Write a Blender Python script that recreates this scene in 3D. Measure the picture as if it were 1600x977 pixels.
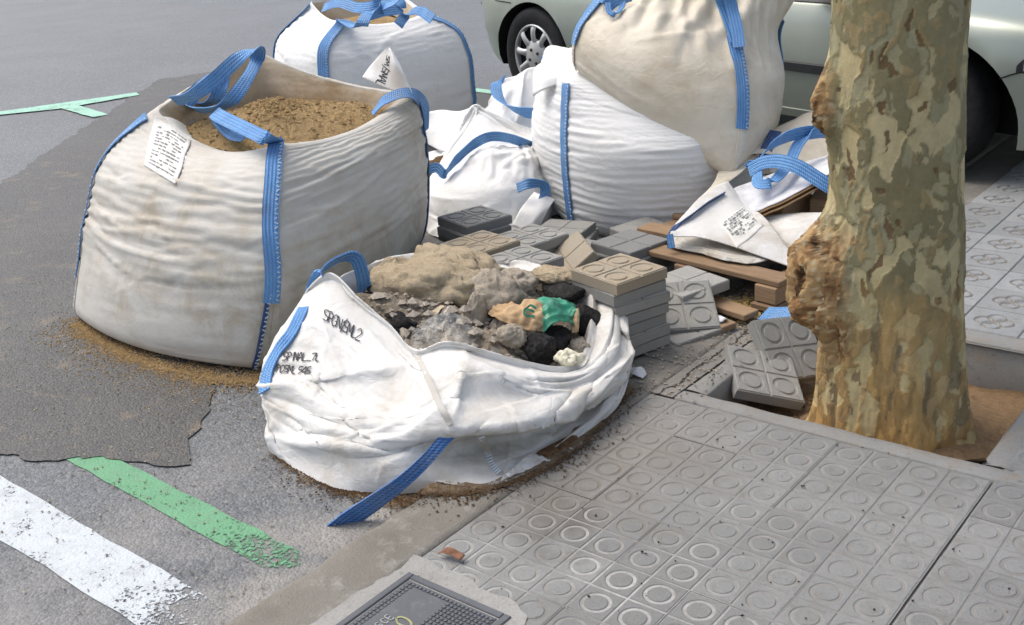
import bpy, math, random
import numpy as np
from mathutils import Matrix, Vector

for _o in list(bpy.data.objects):
    bpy.data.objects.remove(_o)
SC = bpy.context.scene
COL = SC.collection
rad = math.radians

# ------------------------------------------------------------------ camera
CAM_LOC = np.array([1.510, -2.549, 1.5025])
YAW, PITCH, ROLL, FPX = -0.699125, 0.375566, 0.076871, 1743.77


def _axes():
    cy, sy, cp, sp = math.cos(YAW), math.sin(YAW), math.cos(PITCH), math.sin(PITCH)
    f = np.array([sy * cp, cy * cp, -sp]); r = np.array([cy, -sy, 0.0]); d = np.cross(f, r)
    c, s = math.cos(ROLL), math.sin(ROLL)
    return np.array([c * r + s * d, -s * r + c * d, f])


AX = _axes()                                   # rows: right, down, forward
cam_data = bpy.data.cameras.new('camera')
cam = bpy.data.objects.new('camera', cam_data)
COL.objects.link(cam)
cam_data.sensor_width = 36.0
cam_data.lens = FPX / 1600 * 36
cam_data.clip_start = 0.05
cam_data.clip_end = 500
_m = Matrix([[AX[0][i], -AX[1][i], -AX[2][i], CAM_LOC[i]] for i in range(3)] + [[0, 0, 0, 1]])
cam.matrix_world = _m
SC.camera = cam

# ------------------------------------------------------------------ sky, sun, exposure
SUN_EL, SUN_AZ = rad(60), rad(-96)             # azimuth from +Y towards +X: soft light from the street side, camera left
world = bpy.data.worlds.new('World')
SC.world = world
world.use_nodes = True
_nt = world.node_tree
_bg = _nt.nodes['Background']
_sky = _nt.nodes.new('ShaderNodeTexSky')
_sky.sky_type = 'NISHITA'
_sky.sun_disc = False
_sky.sun_elevation = SUN_EL
_sky.sun_rotation = SUN_AZ
_sky.air_density = 1.0
_sky.dust_density = 4.0
_sky.ozone_density = 1.0
_hs = _nt.nodes.new('ShaderNodeHueSaturation')      # thin overcast: greyer than a clear sky
_hs.inputs['Saturation'].default_value = 0.68
_nt.links.new(_sky.outputs[0], _hs.inputs['Color'])
_nt.links.new(_hs.outputs[0], _bg.inputs[0])
_bg.inputs[1].default_value = 0.15
sun_l = bpy.data.lights.new('sun', 'SUN')
sun_l.energy = 1.05
sun_l.angle = rad(45)
sun_l.color = (1.0, 0.95, 0.87)
sun = bpy.data.objects.new('sun', sun_l)
COL.objects.link(sun)
_dirs = Vector((math.sin(SUN_AZ) * math.cos(SUN_EL), math.cos(SUN_AZ) * math.cos(SUN_EL), math.sin(SUN_EL)))
sun.rotation_euler = _dirs.to_track_quat('Z', 'Y').to_euler()
sun.location = (-6, 0, 8)
SC.view_settings.view_transform = 'Standard'
SC.view_settings.look = 'None'
SC.view_settings.gamma = 1.0
SC.view_settings.exposure = 0.76
SC.view_settings.use_curve_mapping = False

# ------------------------------------------------------------------ geometry helpers
RNG = np.random.default_rng(7)


def road_z(X):
    """street surface: gutter at the kerb, rising towards the crown"""
    return -0.05 - 0.03 * (X + 0.35)


def ground_z(X):
    return road_z(X) if X < -0.36 else 0.0


def at(px, py, z=None, x=None, y=None, d=None):
    """world point seen at photo pixel (px,py) on a plane z=, x=, y= or at depth d"""
    v = np.array([(px - 800) / FPX, (py - 488.5) / FPX, 1.0]) @ AX
    if d is not None:
        return CAM_LOC + v * d
    k, val = (2, z) if z is not None else ((0, x) if x is not None else (1, y))
    return CAM_LOC + v * ((val - CAM_LOC[k]) / v[k])


def on_ground(px, py, dz=0.0):
    z = 0.0
    for _ in range(50):
        w = at(px, py, z=z + dz)
        z = 0.5 * z + 0.5 * ground_z(w[0])
    return w


def _hash(ix, iy, iz, seed):
    h = (ix * 374761393 + iy * 668265263 + iz * 2147483647 + seed * 1274126177) & 0xFFFFFFFF
    h = ((h ^ (h >> 13)) * 1103515245) & 0xFFFFFFFF
    h = (h ^ (h >> 16)) & 0xFFFFFFFF
    return h / 4294967295.0


def vnoise(P, scale=1.0, seed=0):
    """value noise in [-1,1] on an (...,3) array"""
    Q = np.asarray(P, float) * scale
    I = np.floor(Q).astype(np.int64)
    F = Q - I
    F = F * F * (3 - 2 * F)
    out = 0.0
    for a in (0, 1):
        for b in (0, 1):
            for c in (0, 1):
                w = (F[..., 0] if a else 1 - F[..., 0]) * (F[..., 1] if b else 1 - F[..., 1]) * (F[..., 2] if c else 1 - F[..., 2])
                out = out + w * _hash(I[..., 0] + a, I[..., 1] + b, I[..., 2] + c, seed)
    return out * 2 - 1


def fbm(P, scale=1.0, oct=4, seed=0, gain=0.5):
    s, a, o = 0.0, 1.0, 0.0
    for k in range(oct):
        s = s + a * vnoise(P, scale * 2 ** k, seed + 17 * k)
        o += a
        a *= gain
    return s / o


def resample(P, n, closed=False, axis=0):
    """Catmull-Rom resampling of control points along one axis"""
    P = np.moveaxis(np.asarray(P, float), axis, 0)
    K = len(P)
    t = np.arange(n) * (K / n) if closed else np.linspace(0, K - 1, n)
    i = np.minimum(np.floor(t).astype(int), K - 1 if closed else K - 2)
    f = (t - i).reshape((-1,) + (1,) * (P.ndim - 1))
    if closed:
        g = lambda k: P[(i + k) % K]
        p0, p1, p2, p3 = g(-1), g(0), g(1), g(2)
    else:
        E = np.concatenate([[2 * P[0] - P[1]], P, [2 * P[-1] - P[-2]]])
        p0, p1, p2, p3 = E[i], E[i + 1], E[i + 2], E[i + 3]
    r = 0.5 * (2 * p1 + (p2 - p0) * f + (2 * p0 - 5 * p1 + 4 * p2 - p3) * f ** 2 + (3 * p1 - p0 - 3 * p2 + p3) * f ** 3)
    return np.moveaxis(r, 0, axis)


def smooth_ring(P, n, k=0.5):
    for _ in range(n):
        P = P * (1 - k) + k * 0.5 * (np.roll(P, 1, 0) + np.roll(P, -1, 0))
    return P


def surf_pt(P, px, py, lift=0.012, closed=True):
    """point just in front of a cloth surface as seen at a photo pixel"""
    rel = P.reshape(-1, 3) - CAM_LOC
    q = rel @ AX.T
    u = 800 + FPX * q[:, 0] / q[:, 2]; v = 488.5 + FPX * q[:, 1] / q[:, 2]
    k = np.argsort((u - px) ** 2 + (v - py) ** 2)[:60]
    k = k[q[k, 2] < q[k, 2].min() + .06][:5]
    return at(px, py, d=q[k, 2].mean() - lift)


def unit(v):
    return v / (np.linalg.norm(v, axis=-1, keepdims=True) + 1e-12)


def grid_normals(P, closed):
    du = (np.roll(P, -1, 1) - np.roll(P, 1, 1)) if closed else np.gradient(P, axis=1)
    dv = np.gradient(P, axis=0)
    return unit(np.cross(du, dv))


def wrinkle(P0, closed=True, eu=0.0, ev=0.03, lo=-0.004, hi=0.02, iters=120, bend=0.25, seed=1, amp=0.004, tang=0.92, seed_scale=14.0, pin=None, aniso=(1, 1, 1)):
    """let a cloth grid that is a little too long for its body buckle into folds:
    iterative length constraints, kept within [lo,hi] of the filled body"""
    n = grid_normals(P0, closed)
    nz = fbm(P0 * np.array(aniso), seed_scale, 3, seed)
    P = P0 + n * (nz * amp)[..., None]
    eu = np.broadcast_to(eu, P0.shape[:2]); ev = np.broadcast_to(ev, P0.shape[:2])
    lo = np.broadcast_to(lo, P0.shape[:2]); hi = np.broadcast_to(hi, P0.shape[:2])
    cons = []
    for (dv, du, k) in ((0, 1, 1.0), (1, 0, 1.0), (1, 1, 0.35), (1, -1, 0.35)):
        A = P0[:-dv] if dv else P0
        B = P0[dv:] if dv else P0
        e = (eu if du and not dv else ev if dv and not du else 0.5 * (eu + ev))
        e = e[:-dv] if dv else e
        if du:
            if closed:
                B = np.roll(B, -du, 1)
            elif du > 0:
                A, B, e = A[:, :-1], B[:, 1:], e[:, :-1]
            else:
                A, B, e = A[:, 1:], B[:, :-1], e[:, 1:]
        cons.append((dv, du, k, np.linalg.norm(B - A, axis=-1) * (1 + e)))
    for it in range(iters):
        C = np.zeros_like(P)
        for dv, du, k, L in cons:
            A = P[:-dv] if dv else P
            B = P[dv:] if dv else P
            if du:
                if closed:
                    B = np.roll(B, -du, 1)
                elif du > 0:
                    A, B = A[:, :-1], B[:, 1:]
                else:
                    A, B = A[:, 1:], B[:, :-1]
            D = B - A
            l = np.linalg.norm(D, axis=-1)
            c = D * (0.25 * k * (l - L) / (l + 1e-9))[..., None]
            va = slice(None, -dv) if dv else slice(None)
            vb = slice(dv, None) if dv else slice(None)
            if not du or closed:
                C[va] += c
                C[vb] -= np.roll(c, du, 1) if du else c
            elif du > 0:
                C[va, :-1] += c
                C[vb, 1:] -= c
            else:
                C[va, 1:] += c
                C[vb, :-1] -= c
        P = P + C
        d = P - P0
        dn = (d * n).sum(-1)
        dt = d - dn[..., None] * n
        q = dn.copy()
        if closed:
            q = 0.5 * q + 0.25 * (np.roll(dn, 1, 1) + np.roll(dn, -1, 1))
        else:
            q[:, 1:-1] = 0.5 * dn[:, 1:-1] + 0.25 * (dn[:, 2:] + dn[:, :-2])
        q2 = q.copy()
        q2[1:-1] = 0.5 * q[1:-1] + 0.25 * (q[2:] + q[:-2])
        dn = dn * (1 - bend) + q2 * bend
        dn = np.clip(dn, lo, hi)
        if pin is not None:
            dn = dn * pin
        P = P0 + n * dn[..., None] + dt * tang
    return P


# ------------------------------------------------------------------ object helpers
def tag(o, label=None, cat=None, group=None, kind=None):
    if label: o['label'] = label
    if cat: o['category'] = cat
    if group: o['group'] = group
    if kind: o['kind'] = kind
    return o


def empty(name, loc=(0, 0, 0), rot=(0, 0, 0)):
    o = bpy.data.objects.new(name, None)
    o.empty_display_size = 0.1
    o.location = loc
    o.rotation_euler = rot
    COL.objects.link(o)
    return o


def mesh(name, V, F, uv=None, smooth=True, mats=(), fmat=None):
    me = bpy.data.meshes.new(name)
    me.from_pydata(np.asarray(V, float).tolist(), [], F.tolist() if hasattr(F, 'tolist') else F)
    if uv is not None:
        lay = me.uv_layers.new(name='UVMap')
        li = np.zeros(len(me.loops), dtype=np.int32)
        me.loops.foreach_get('vertex_index', li)
        lay.data.foreach_set('uv', np.asarray(uv, np.float32)[li].ravel())
    if smooth:
        me.polygons.foreach_set('use_smooth', np.ones(len(me.polygons), dtype=bool))
    for m in mats:
        me.materials.append(m)
    if fmat is not None:
        me.polygons.foreach_set('material_index', np.asarray(fmat, dtype=np.int32))
    me.update()
    return me


def obj(name, me, parent=None, loc=None, rot=None):
    """world-space mesh; when the parent is an empty at a base point, geometry is given in the parent's space"""
    o = bpy.data.objects.new(name, me)
    COL.objects.link(o)
    if parent is not None:
        o.parent = parent
    if loc is not None:
        o.location = loc
    if rot is not None:
        o.rotation_euler = rot
    return o


def wobj(name, V, F, mats, parent=None, **kw):
    """mesh object from WORLD coordinates, placed under parent (only unrotated empties or world-based objects)"""
    V = np.asarray(V, float).reshape(-1, 3)
    off = np.zeros(3)
    p = parent
    while p is not None:
        off = off + np.array(p.location)
        p = p.parent
    if not isinstance(mats, (list, tuple)):
        mats = (mats,)
    return obj(name, mesh(name, V - off, F, mats=mats, **kw), parent)


def grid_faces(nv, nu, closed=False):
    i, j = np.meshgrid(np.arange(nv - 1), np.arange(nu if closed else nu - 1), indexing='ij')
    j2 = (j + 1) % nu
    return np.stack([i * nu + j, i * nu + j2, (i + 1) * nu + j2, (i + 1) * nu + j], -1).reshape(-1, 4)


def grid_uv(P, closed=False):
    lu = np.linalg.norm((np.roll(P, -1, 1) - P) if closed else np.diff(P, axis=1), axis=-1).mean(0)
    lv = np.linalg.norm(np.diff(P, axis=0), axis=-1).mean(1)
    u = np.concatenate([[0], np.cumsum(lu)])[:P.shape[1]]
    v = np.concatenate([[0], np.cumsum(lv)])
    U, Vv = np.meshgrid(u, v)
    return np.stack([U, Vv], -1).reshape(-1, 2)


class MB:
    """collects boxes, tubes and ribbons into one mesh"""

    def __init__(s):
        s.V, s.F, s.UV, s.M, s.n = [], [], [], [], 0

    def add(s, V, F, uv=None, m=0):
        V = np.asarray(V, float).reshape(-1, 3)
        s.V.append(V)
        s.UV.append(np.asarray(uv, float) if uv is not None else V[:, :2])
        for f in (F.tolist() if hasattr(F, 'tolist') else F):
            s.F.append([k + s.n for k in f])
            s.M.append(m)
        s.n += len(V)
        return s

    def box(s, c, size, R=None, m=0, bev=0.0):
        h = np.array(size) / 2
        if bev > 0:
            b = min(bev, h.min() * 0.9)
            V = []
            for sx in (-1, 1):
                for sy in (-1, 1):
                    for sz in (-1, 1):
                        q = np.array([sx, sy, sz])
                        for k in range(3):
                            w = h - b
                            w[k] = h[k]
                            V.append(q * w)
            V = np.array(V)
            idx = {}
            n = 0
            for sx in (0, 1):
                for sy in (0, 1):
                    for sz in (0, 1):
                        for k in range(3):
                            idx[(sx, sy, sz, k)] = n
                            n += 1
            F = []
            for k in range(3):
                a, b2 = [(1, 2), (2, 0), (0, 1)][k]
                for sgn in (0, 1):
                    c4 = []
                    for (p, q) in ((0, 0), (1, 0), (1, 1), (0, 1)):
                        t = [0, 0, 0]
                        t[k], t[a], t[b2] = sgn, p, q
                        c4.append(idx[(*t, k)])
                    F.append(c4 if sgn else c4[::-1])
                # edges along axis k
                for p in (0, 1):
                    for q in (0, 1):
                        t0 = [0, 0, 0]; t1 = [0, 0, 0]
                        t0[k], t1[k] = 0, 1
                        for t in (t0, t1):
                            t[a], t[b2] = p, q
                        f = [idx[(*t0, a)], idx[(*t1, a)], idx[(*t1, b2)], idx[(*t0, b2)]]
                        F.append(f if (p ^ q) == 0 else f[::-1])
            for key in [(x, y, z) for x in (0, 1) for y in (0, 1) for z in (0, 1)]:
                f = [idx[(*key, k)] for k in range(3)]
                F.append(f if sum(key) % 2 else f[::-1])
        else:
            V = np.array([[x, y, z] for x in (-h[0], h[0]) for y in (-h[1], h[1]) for z in (-h[2], h[2])])
            F = [[0, 1, 3, 2], [4, 6, 7, 5], [0, 4, 5, 1], [2, 3, 7, 6], [0, 2, 6, 4], [1, 5, 7, 3]]
        if R is not None:
            V = V @ np.asarray(R).T
        return s.add(V + np.asarray(c), F, m=m)

    def tube(s, P, r, n=8, m=0, cap=True):
        P = np.asarray(P, float)
        K = len(P)
        r = np.broadcast_to(r, (K,))
        T = unit(np.gradient(P, axis=0))
        up = np.array([0, 0, 1.0]) if abs(T[0][2]) < 0.9 else np.array([1.0, 0, 0])
        A = unit(np.cross(T, up)); B = np.cross(T, A)
        th = np.arange(n) / n * 2 * math.pi
        V = P[:, None] + r[:, None, None] * (A[:, None] * np.cos(th)[None, :, None] + B[:, None] * np.sin(th)[None, :, None])
        F = grid_faces(K, n, True).tolist()
        F = [f[::-1] for f in F]
        if cap:
            F.append(list(range(n)))
            F.append([(K - 1) * n + k for k in range(n)][::-1])
        return s.add(V.reshape(-1, 3), F, m=m)

    def ribbon(s, P, side, w, th=0.004, m=0, n=None):
        """flat strap along P with width direction side (per control point)"""
        P = np.asarray(P, float)
        side = np.broadcast_to(np.asarray(side, float), P.shape)
        if n:
            P = resample(P, n); side = resample(side, n)
        T = unit(np.gradient(P, axis=0))
        S = unit(side - (side * T).sum(-1, keepdims=True) * T)
        N = np.cross(T, S)
        w = np.broadcast_to(w, (len(P),))[:, None]
        L = np.concatenate([[0], np.cumsum(np.linalg.norm(np.diff(P, axis=0), axis=1))])
        cs = [(-.5, -.5), (0, -.5), (.5, -.5), (.5, .5), (0, .5), (-.5, .5)]
        V = np.stack([P + S * w * a + N * th * b for a, b in cs], 1)
        uv = np.stack([np.stack([np.full(len(P), a) * w[:, 0], L], -1) for a, b in cs], 1)
        F = grid_faces(len(P), 6, True).tolist()
        F.append([0, 1, 2, 3, 4, 5][::-1]); k = (len(P) - 1) * 6
        F.append([k + q for q in range(6)])
        return s.add(V.reshape(-1, 3), F, uv.reshape(-1, 2), m)

    def build(s, name, mats, parent=None, smooth=False, world=True):
        V = np.concatenate(s.V)
        if not isinstance(mats, (list, tuple)):
            mats = (mats,)
        if world:
            return wobj(name, V, s.F, mats, parent, uv=np.concatenate(s.UV), smooth=smooth, fmat=s.M)
        return obj(name, mesh(name, V, s.F, uv=np.concatenate(s.UV), smooth=smooth, mats=mats, fmat=s.M), parent)


def rot_z(a):
    c, s = math.cos(a), math.sin(a)
    return np.array([[c, -s, 0], [s, c, 0], [0, 0, 1.0]])


def solidify(o, t, offset=0.0):
    m = o.modifiers.new('thickness', 'SOLIDIFY')
    m.thickness = t
    m.offset = offset
    return o


# ------------------------------------------------------------------ materials
class NT:
    def __init__(s, name):
        s.mat = bpy.data.materials.new(name)
        s.mat.use_nodes = True
        s.t = s.mat.node_tree
        s.bsdf = s.t.nodes['Principled BSDF']
        s.tc = s.t.nodes.new('ShaderNodeTexCoord')
        s.geo = s.t.nodes.new('ShaderNodeNewGeometry')

    def n(s, typ, **kw):
        nd = s.t.nodes.new('ShaderNode' + typ)
        for k, v in kw.items():
            setattr(nd, k, v)
        return nd

    def lk(s, a, b):
        if isinstance(a, (int, float)):
            b.default_value = a
        elif isinstance(a, tuple):
            b.default_value = (*a, 1.0) if len(a) == 3 and len(b.default_value) == 4 else a
        else:
            s.t.links.new(a, b)

    def pos(s):
        return s.geo.outputs['Position']

    def objc(s):
        return s.tc.outputs['Object']

    def uv(s):
        return s.tc.outputs['UV']

    def mapv(s, v, scale=(1, 1, 1), rot=(0, 0, 0), loc=(0, 0, 0)):
        m = s.n('Mapping')
        s.lk(v, m.inputs['Vector'])
        m.inputs['Scale'].default_value = scale
        m.inputs['Rotation'].default_value = rot
        m.inputs['Location'].default_value = loc
        return m.outputs[0]

    def rnd(s):
        return s.n('ObjectInfo').outputs['Random']

    def rndvec(s, v, k=37.0):
        a = s.n('VectorMath', operation='SCALE')
        c = s.n('CombineXYZ')
        r = s.rnd()
        s.lk(r, c.inputs[0]); s.lk(r, c.inputs[1]); s.lk(r, c.inputs[2])
        s.lk(c.outputs[0], a.inputs[0])
        a.inputs['Scale'].default_value = k
        b = s.n('VectorMath', operation='ADD')
        s.lk(v, b.inputs[0]); s.lk(a.outputs[0], b.inputs[1])
        return b.outputs[0]

    def noise(s, v, scale, detail=4, rough=0.55, dist=0.0):
        x = s.n('TexNoise')
        s.lk(v, x.inputs['Vector'])
        x.inputs['Scale'].default_value = scale
        x.inputs['Detail'].default_value = detail
        x.inputs['Roughness'].default_value = rough
        x.inputs['Distortion'].default_value = dist
        return x.outputs['Fac']

    def voro(s, v, scale, feature='F1', out='Distance', rnd=1.0):
        x = s.n('TexVoronoi', feature=feature)
        s.lk(v, x.inputs['Vector'])
        x.inputs['Scale'].default_value = scale
        x.inputs['Randomness'].default_value = rnd
        return x.outputs[out]

    def wave(s, v, scale, dirn='X', dist=0.0, prof='SIN', bt='BANDS'):
        x = s.n('TexWave', wave_type=bt, wave_profile=prof)
        if bt == 'BANDS':
            x.bands_direction = dirn
        s.lk(v, x.inputs['Vector'])
        x.inputs['Scale'].default_value = scale
        x.inputs['Distortion'].default_value = dist
        return x.outputs['Fac']

    def ramp(s, f, a, b, lo=0.0, hi=1.0):
        """map range with clamp"""
        m = s.n('MapRange')
        s.lk(f, m.inputs[0])
        m.inputs[1].default_value = a; m.inputs[2].default_value = b
        m.inputs[3].default_value = lo; m.inputs[4].default_value = hi
        return m.outputs[0]

    def math(s, op, a, b=0.0):
        m = s.n('Math', operation=op)
        s.lk(a, m.inputs[0]); s.lk(b, m.inputs[1])
        return m.outputs[0]

    def mix(s, f, a, b, mode='MIX'):
        m = s.n('MixRGB', blend_type=mode)
        s.lk(f, m.inputs[0]); s.lk(a, m.inputs[1]); s.lk(b, m.inputs[2])
        return m.outputs[0]

    def sep(s, v):
        x = s.n('SeparateXYZ')
        s.lk(v, x.inputs[0])
        return x.outputs

    def bump(s, h, dist=0.002, strength=1.0, normal=None):
        b = s.n('Bump')
        b.inputs['Strength'].default_value = strength
        b.inputs['Distance'].default_value = dist
        s.lk(h, b.inputs['Height'])
        if normal is not None:
            s.lk(normal, b.inputs['Normal'])
        return b.outputs[0]

    def done(s, color, rough=0.8, normal=None, spec=0.3, metal=0.0, **kw):
        B = s.bsdf.inputs
        s.lk(color, B['Base Color']); s.lk(rough, B['Roughness']); s.lk(metal, B['Metallic'])
        B['Specular IOR Level'].default_value = spec
        if normal is not None:
            s.lk(normal, B['Normal'])
        for k, v in kw.items():
            s.lk(v, B[k.replace('_', ' ')])
        return s.mat


def plain(name, col, rough=0.7, var=0.15, scale=30.0, spec=0.3, metal=0.0, bump=0.0):
    t = NT(name)
    v = t.rndvec(t.objc())
    f = t.noise(v, scale, 4)
    c = t.mix(t.ramp(f, 0.3, 0.7), tuple(x * (1 - var) for x in col), tuple(min(1, x * (1 + var)) for x in col))
    nrm = t.bump(f, bump) if bump else None
    return t.done(c, rough, nrm, spec, metal)

def m_asphalt(name, a, b, stone, dust):
    t = NT(name)
    p = t.pos()
    big = t.noise(p, 1.3, 5, 0.6)
    st = t.voro(p, 120, 'F1', 'Distance')
    stc = t.n('TexVoronoi'); t.lk(p, stc.inputs['Vector']); stc.inputs['Scale'].default_value = 120
    cell = t.sep(stc.outputs['Color'])[0]
    fine = t.noise(p, 260, 2, 0.6)
    c = t.mix(t.ramp(big, 0.3, 0.7), a, b)
    c = t.mix(t.ramp(cell, 0.55, 1.0, 0, 0.5), c, stone)
    c = t.mix(t.ramp(cell, 0.0, 0.3, 0.5, 0.0), c, tuple(x * 0.35 for x in a))
    c = t.mix(t.ramp(fine, 0.35, 0.7, 0, 0.35), c, (0.03, 0.03, 0.03))
    # pale dust trodden in along the kerb and in blotches
    x = t.sep(p)[0]
    near = t.ramp(x, -1.15, -0.4)
    blot = t.ramp(t.noise(p, 2.6, 6, 0.65), 0.42, 0.68)
    d = t.math('MULTIPLY', t.math('MULTIPLY', near, blot), dust[3])
    c = t.mix(d, c, dust[:3])
    sp = t.ramp(t.noise(p, 7.0, 6, 0.7), 0.56, 0.72, 0, dust[4])
    c = t.mix(sp, c, dust[:3])
    h = t.math('ADD', t.math('MULTIPLY', st, -1.0), t.math('MULTIPLY', fine, 0.5))
    return t.done(c, 0.60, t.bump(h, 0.003, 0.8), 0.55)


M = {}
M['asphalt'] = m_asphalt('asphalt', (0.095, 0.102, 0.112), (0.13, 0.138, 0.148), (0.25, 0.255, 0.26), (0.34, 0.31, 0.265, 0.8, 0.08))
M['asphalt_patch'] = m_asphalt('asphalt_patch', (0.034, 0.034, 0.034), (0.072, 0.069, 0.065), (0.12, 0.11, 0.098), (0.24, 0.175, 0.1, 0.35, 0.45))


def m_paint(name, col, under, wear):
    t = NT(name)
    p = t.pos()
    f = t.noise(p, 110, 6, 0.75)
    g = t.noise(p, 9, 4, 0.6)
    cell = t.n('TexVoronoi'); t.lk(p, cell.inputs['Vector']); cell.inputs['Scale'].default_value = 120
    k = t.math('ADD', t.math('MULTIPLY', f, 0.7), t.math('MULTIPLY', g, 0.5))
    k = t.math('ADD', k, t.math('MULTIPLY', t.sep(cell.outputs['Color'])[1], 0.14))
    x = t.sep(p)[0]
    k = t.math('ADD', k, t.ramp(x, -0.75, -0.42, 0.0, 0.26))      # scuffed away towards the gutter
    w = t.ramp(k, wear, wear + 0.07)
    c = t.mix(t.ramp(g, 0.3, 0.7, 0, 0.6), col, tuple(x * 0.82 for x in col))
    dusty = t.ramp(t.noise(p, 22, 5, 0.7), 0.5, 0.75, 0, 0.35)
    c = t.mix(dusty, c, under)
    h = t.math('ADD', t.math('MULTIPLY', w, -0.6), t.voro(p, 120))
    t.done(c, 0.65, t.bump(h, 0.002, 0.7), 0.4)
    mx = t.n('MixShader'); tr = t.n('BsdfTransparent')
    out = [n for n in t.t.nodes if n.type == 'OUTPUT_MATERIAL'][0]
    t.lk(w, mx.inputs[0])
    t.t.links.new(t.bsdf.outputs[0], mx.inputs[1]); t.t.links.new(tr.outputs[0], mx.inputs[2])
    t.t.links.new(mx.outputs[0], out.inputs[0])
    return t.mat


M['paint_white'] = m_paint('paint_white', (0.50, 0.535, 0.555), (0.16, 0.16, 0.165), 0.785)
M['paint_green'] = m_paint('paint_green', (0.12, 0.31, 0.165), (0.13, 0.13, 0.125), 0.775)
M['paint_pale_green'] = m_paint('paint_pale_green', (0.30, 0.54, 0.42), (0.18, 0.19, 0.20), 0.76)


def m_concrete(name, a, b, dirt, dirt_lo=0.5, crack=False, scale=1.0, objspace=False, var=0.0, bump=0.0015):
    t = NT(name)
    p = t.rndvec(t.objc()) if objspace else t.pos()
    big = t.noise(p, 2.2 * scale, 6, 0.65)
    mid = t.noise(p, 14 * scale, 6, 0.7)
    fine = t.noise(p, 160, 3, 0.7)
    c = t.mix(t.ramp(big, 0.3, 0.7), a, b)
    c = t.mix(t.ramp(mid, dirt_lo, dirt_lo + 0.22, 0, 0.75), c, dirt)
    c = t.mix(t.ramp(fine, 0.3, 0.75, 0, 0.3), c, tuple(x * 0.55 for x in a))
    if var:
        r = t.ramp(t.rnd(), 0, 1, 1 - var, 1 + var)
        mlt = t.n('CombineXYZ')
        for k in range(3): t.lk(r, mlt.inputs[k])
        c = t.mix(1.0, c, mlt.outputs[0], 'MULTIPLY')
    c = t.mix(t.ramp(t.noise(p, 48, 6, 0.78), 0.55, 0.70, 0, 0.55), c, tuple(x * 0.5 for x in dirt))
    h = t.math('ADD', t.math('MULTIPLY', fine, 0.8), t.math('MULTIPLY', mid, 1.8))
    if crack:
        x, y, z = t.sep(p)
        w = t.noise(p, 9, 6, 0.75)
        d = t.math('ABSOLUTE', t.math('ADD', t.math('ADD', x, 0.115), t.math('MULTIPLY', t.math('SUBTRACT', w, 0.5), 0.11)))
        k = t.ramp(d, 0.0015, 0.006, 1, 0)
        c = t.mix(k, c, (0.03, 0.025, 0.02))
        h = t.math('SUBTRACT', h, t.math('MULTIPLY', k, 4.0))
    return t.done(c, 0.85, t.bump(h, bump, 0.8), 0.25)


M['kerb'] = m_concrete('kerb_concrete', (0.165, 0.15, 0.125), (0.27, 0.255, 0.225), (0.40, 0.385, 0.35), 0.54, bump=.005)
M['apron'] = m_concrete('apron_concrete', (0.20, 0.185, 0.16), (0.275, 0.265, 0.245), (0.15, 0.125, 0.095), 0.5, crack=True)
M['pit_kerb'] = m_concrete('pit_concrete', (0.22, 0.218, 0.205), (0.30, 0.298, 0.285), (0.27, 0.21, 0.145), 0.50)
M['mortar'] = m_concrete('mortar_smear', (0.29, 0.285, 0.265), (0.37, 0.36, 0.34), (0.22, 0.21, 0.19), 0.52, bump=.004)


def m_tile(name, a, b, groove, stain, stain_amt, world=True, sandy=0.0):
    """cement tile: slot 0 faces"""
    t = NT(name)
    p = t.pos() if world else t.rndvec(t.objc())
    big = t.noise(p, 1.6, 5, 0.6)
    mid = t.noise(p, 11, 6, 0.7)
    fine = t.noise(p, 240, 3, 0.7)
    c = t.mix(t.ramp(big, 0.32, 0.68), a, b)
    r = t.rnd()
    c = t.mix(t.ramp(r, 0, 1, 0, 0.7), c, tuple(x * 0.74 for x in a))
    c = t.mix(t.ramp(t.noise(p, 34, 6, 0.75), 0.56, 0.70, 0, 0.5 if world else 0.2), c, (0.12, 0.105, 0.085))
    c = t.mix(t.ramp(mid, 0.5, 0.75, 0, stain_amt), c, stain)
    c = t.mix(t.ramp(fine, 0.3, 0.75, 0, 0.22), c, tuple(x * 0.5 for x in a))
    if world:
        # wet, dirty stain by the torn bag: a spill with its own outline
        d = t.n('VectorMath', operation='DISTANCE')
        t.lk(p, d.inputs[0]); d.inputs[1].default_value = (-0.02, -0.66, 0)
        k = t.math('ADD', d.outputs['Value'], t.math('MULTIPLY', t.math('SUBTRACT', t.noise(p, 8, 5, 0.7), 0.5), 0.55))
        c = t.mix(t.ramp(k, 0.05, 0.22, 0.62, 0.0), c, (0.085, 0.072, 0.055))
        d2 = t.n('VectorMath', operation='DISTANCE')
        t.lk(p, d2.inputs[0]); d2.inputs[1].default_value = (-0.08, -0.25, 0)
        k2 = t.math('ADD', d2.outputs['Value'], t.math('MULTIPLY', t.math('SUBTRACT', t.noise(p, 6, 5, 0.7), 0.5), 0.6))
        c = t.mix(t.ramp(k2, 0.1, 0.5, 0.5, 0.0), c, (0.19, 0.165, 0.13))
    if sandy:
        c = t.mix(t.math('MULTIPLY', t.ramp(t.noise(p, 5, 5, 0.7), 0.25, 0.6), sandy), c, (0.34, 0.27, 0.18))
    pore = t.ramp(t.noise(p, 420, 2, 0.6), 0.60, 0.70)
    c = t.mix(t.math('MULTIPLY', pore, 0.45), c, tuple(x * 0.4 for x in a))
    speck = t.ramp(t.noise(p, 330, 2, 0.6), 0.64, 0.72, 0, 0.35)
    c = t.mix(speck, c, tuple(min(1, x * 1.6) for x in b))
    h = t.math('ADD', t.math('MULTIPLY', fine, 0.7), t.math('MULTIPLY', mid, 1.2))
    h = t.math('SUBTRACT', h, t.math('MULTIPLY', pore, 0.8))
    return t.done(c, 0.78, t.bump(h, 0.0018, 0.85), 0.35)


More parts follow.
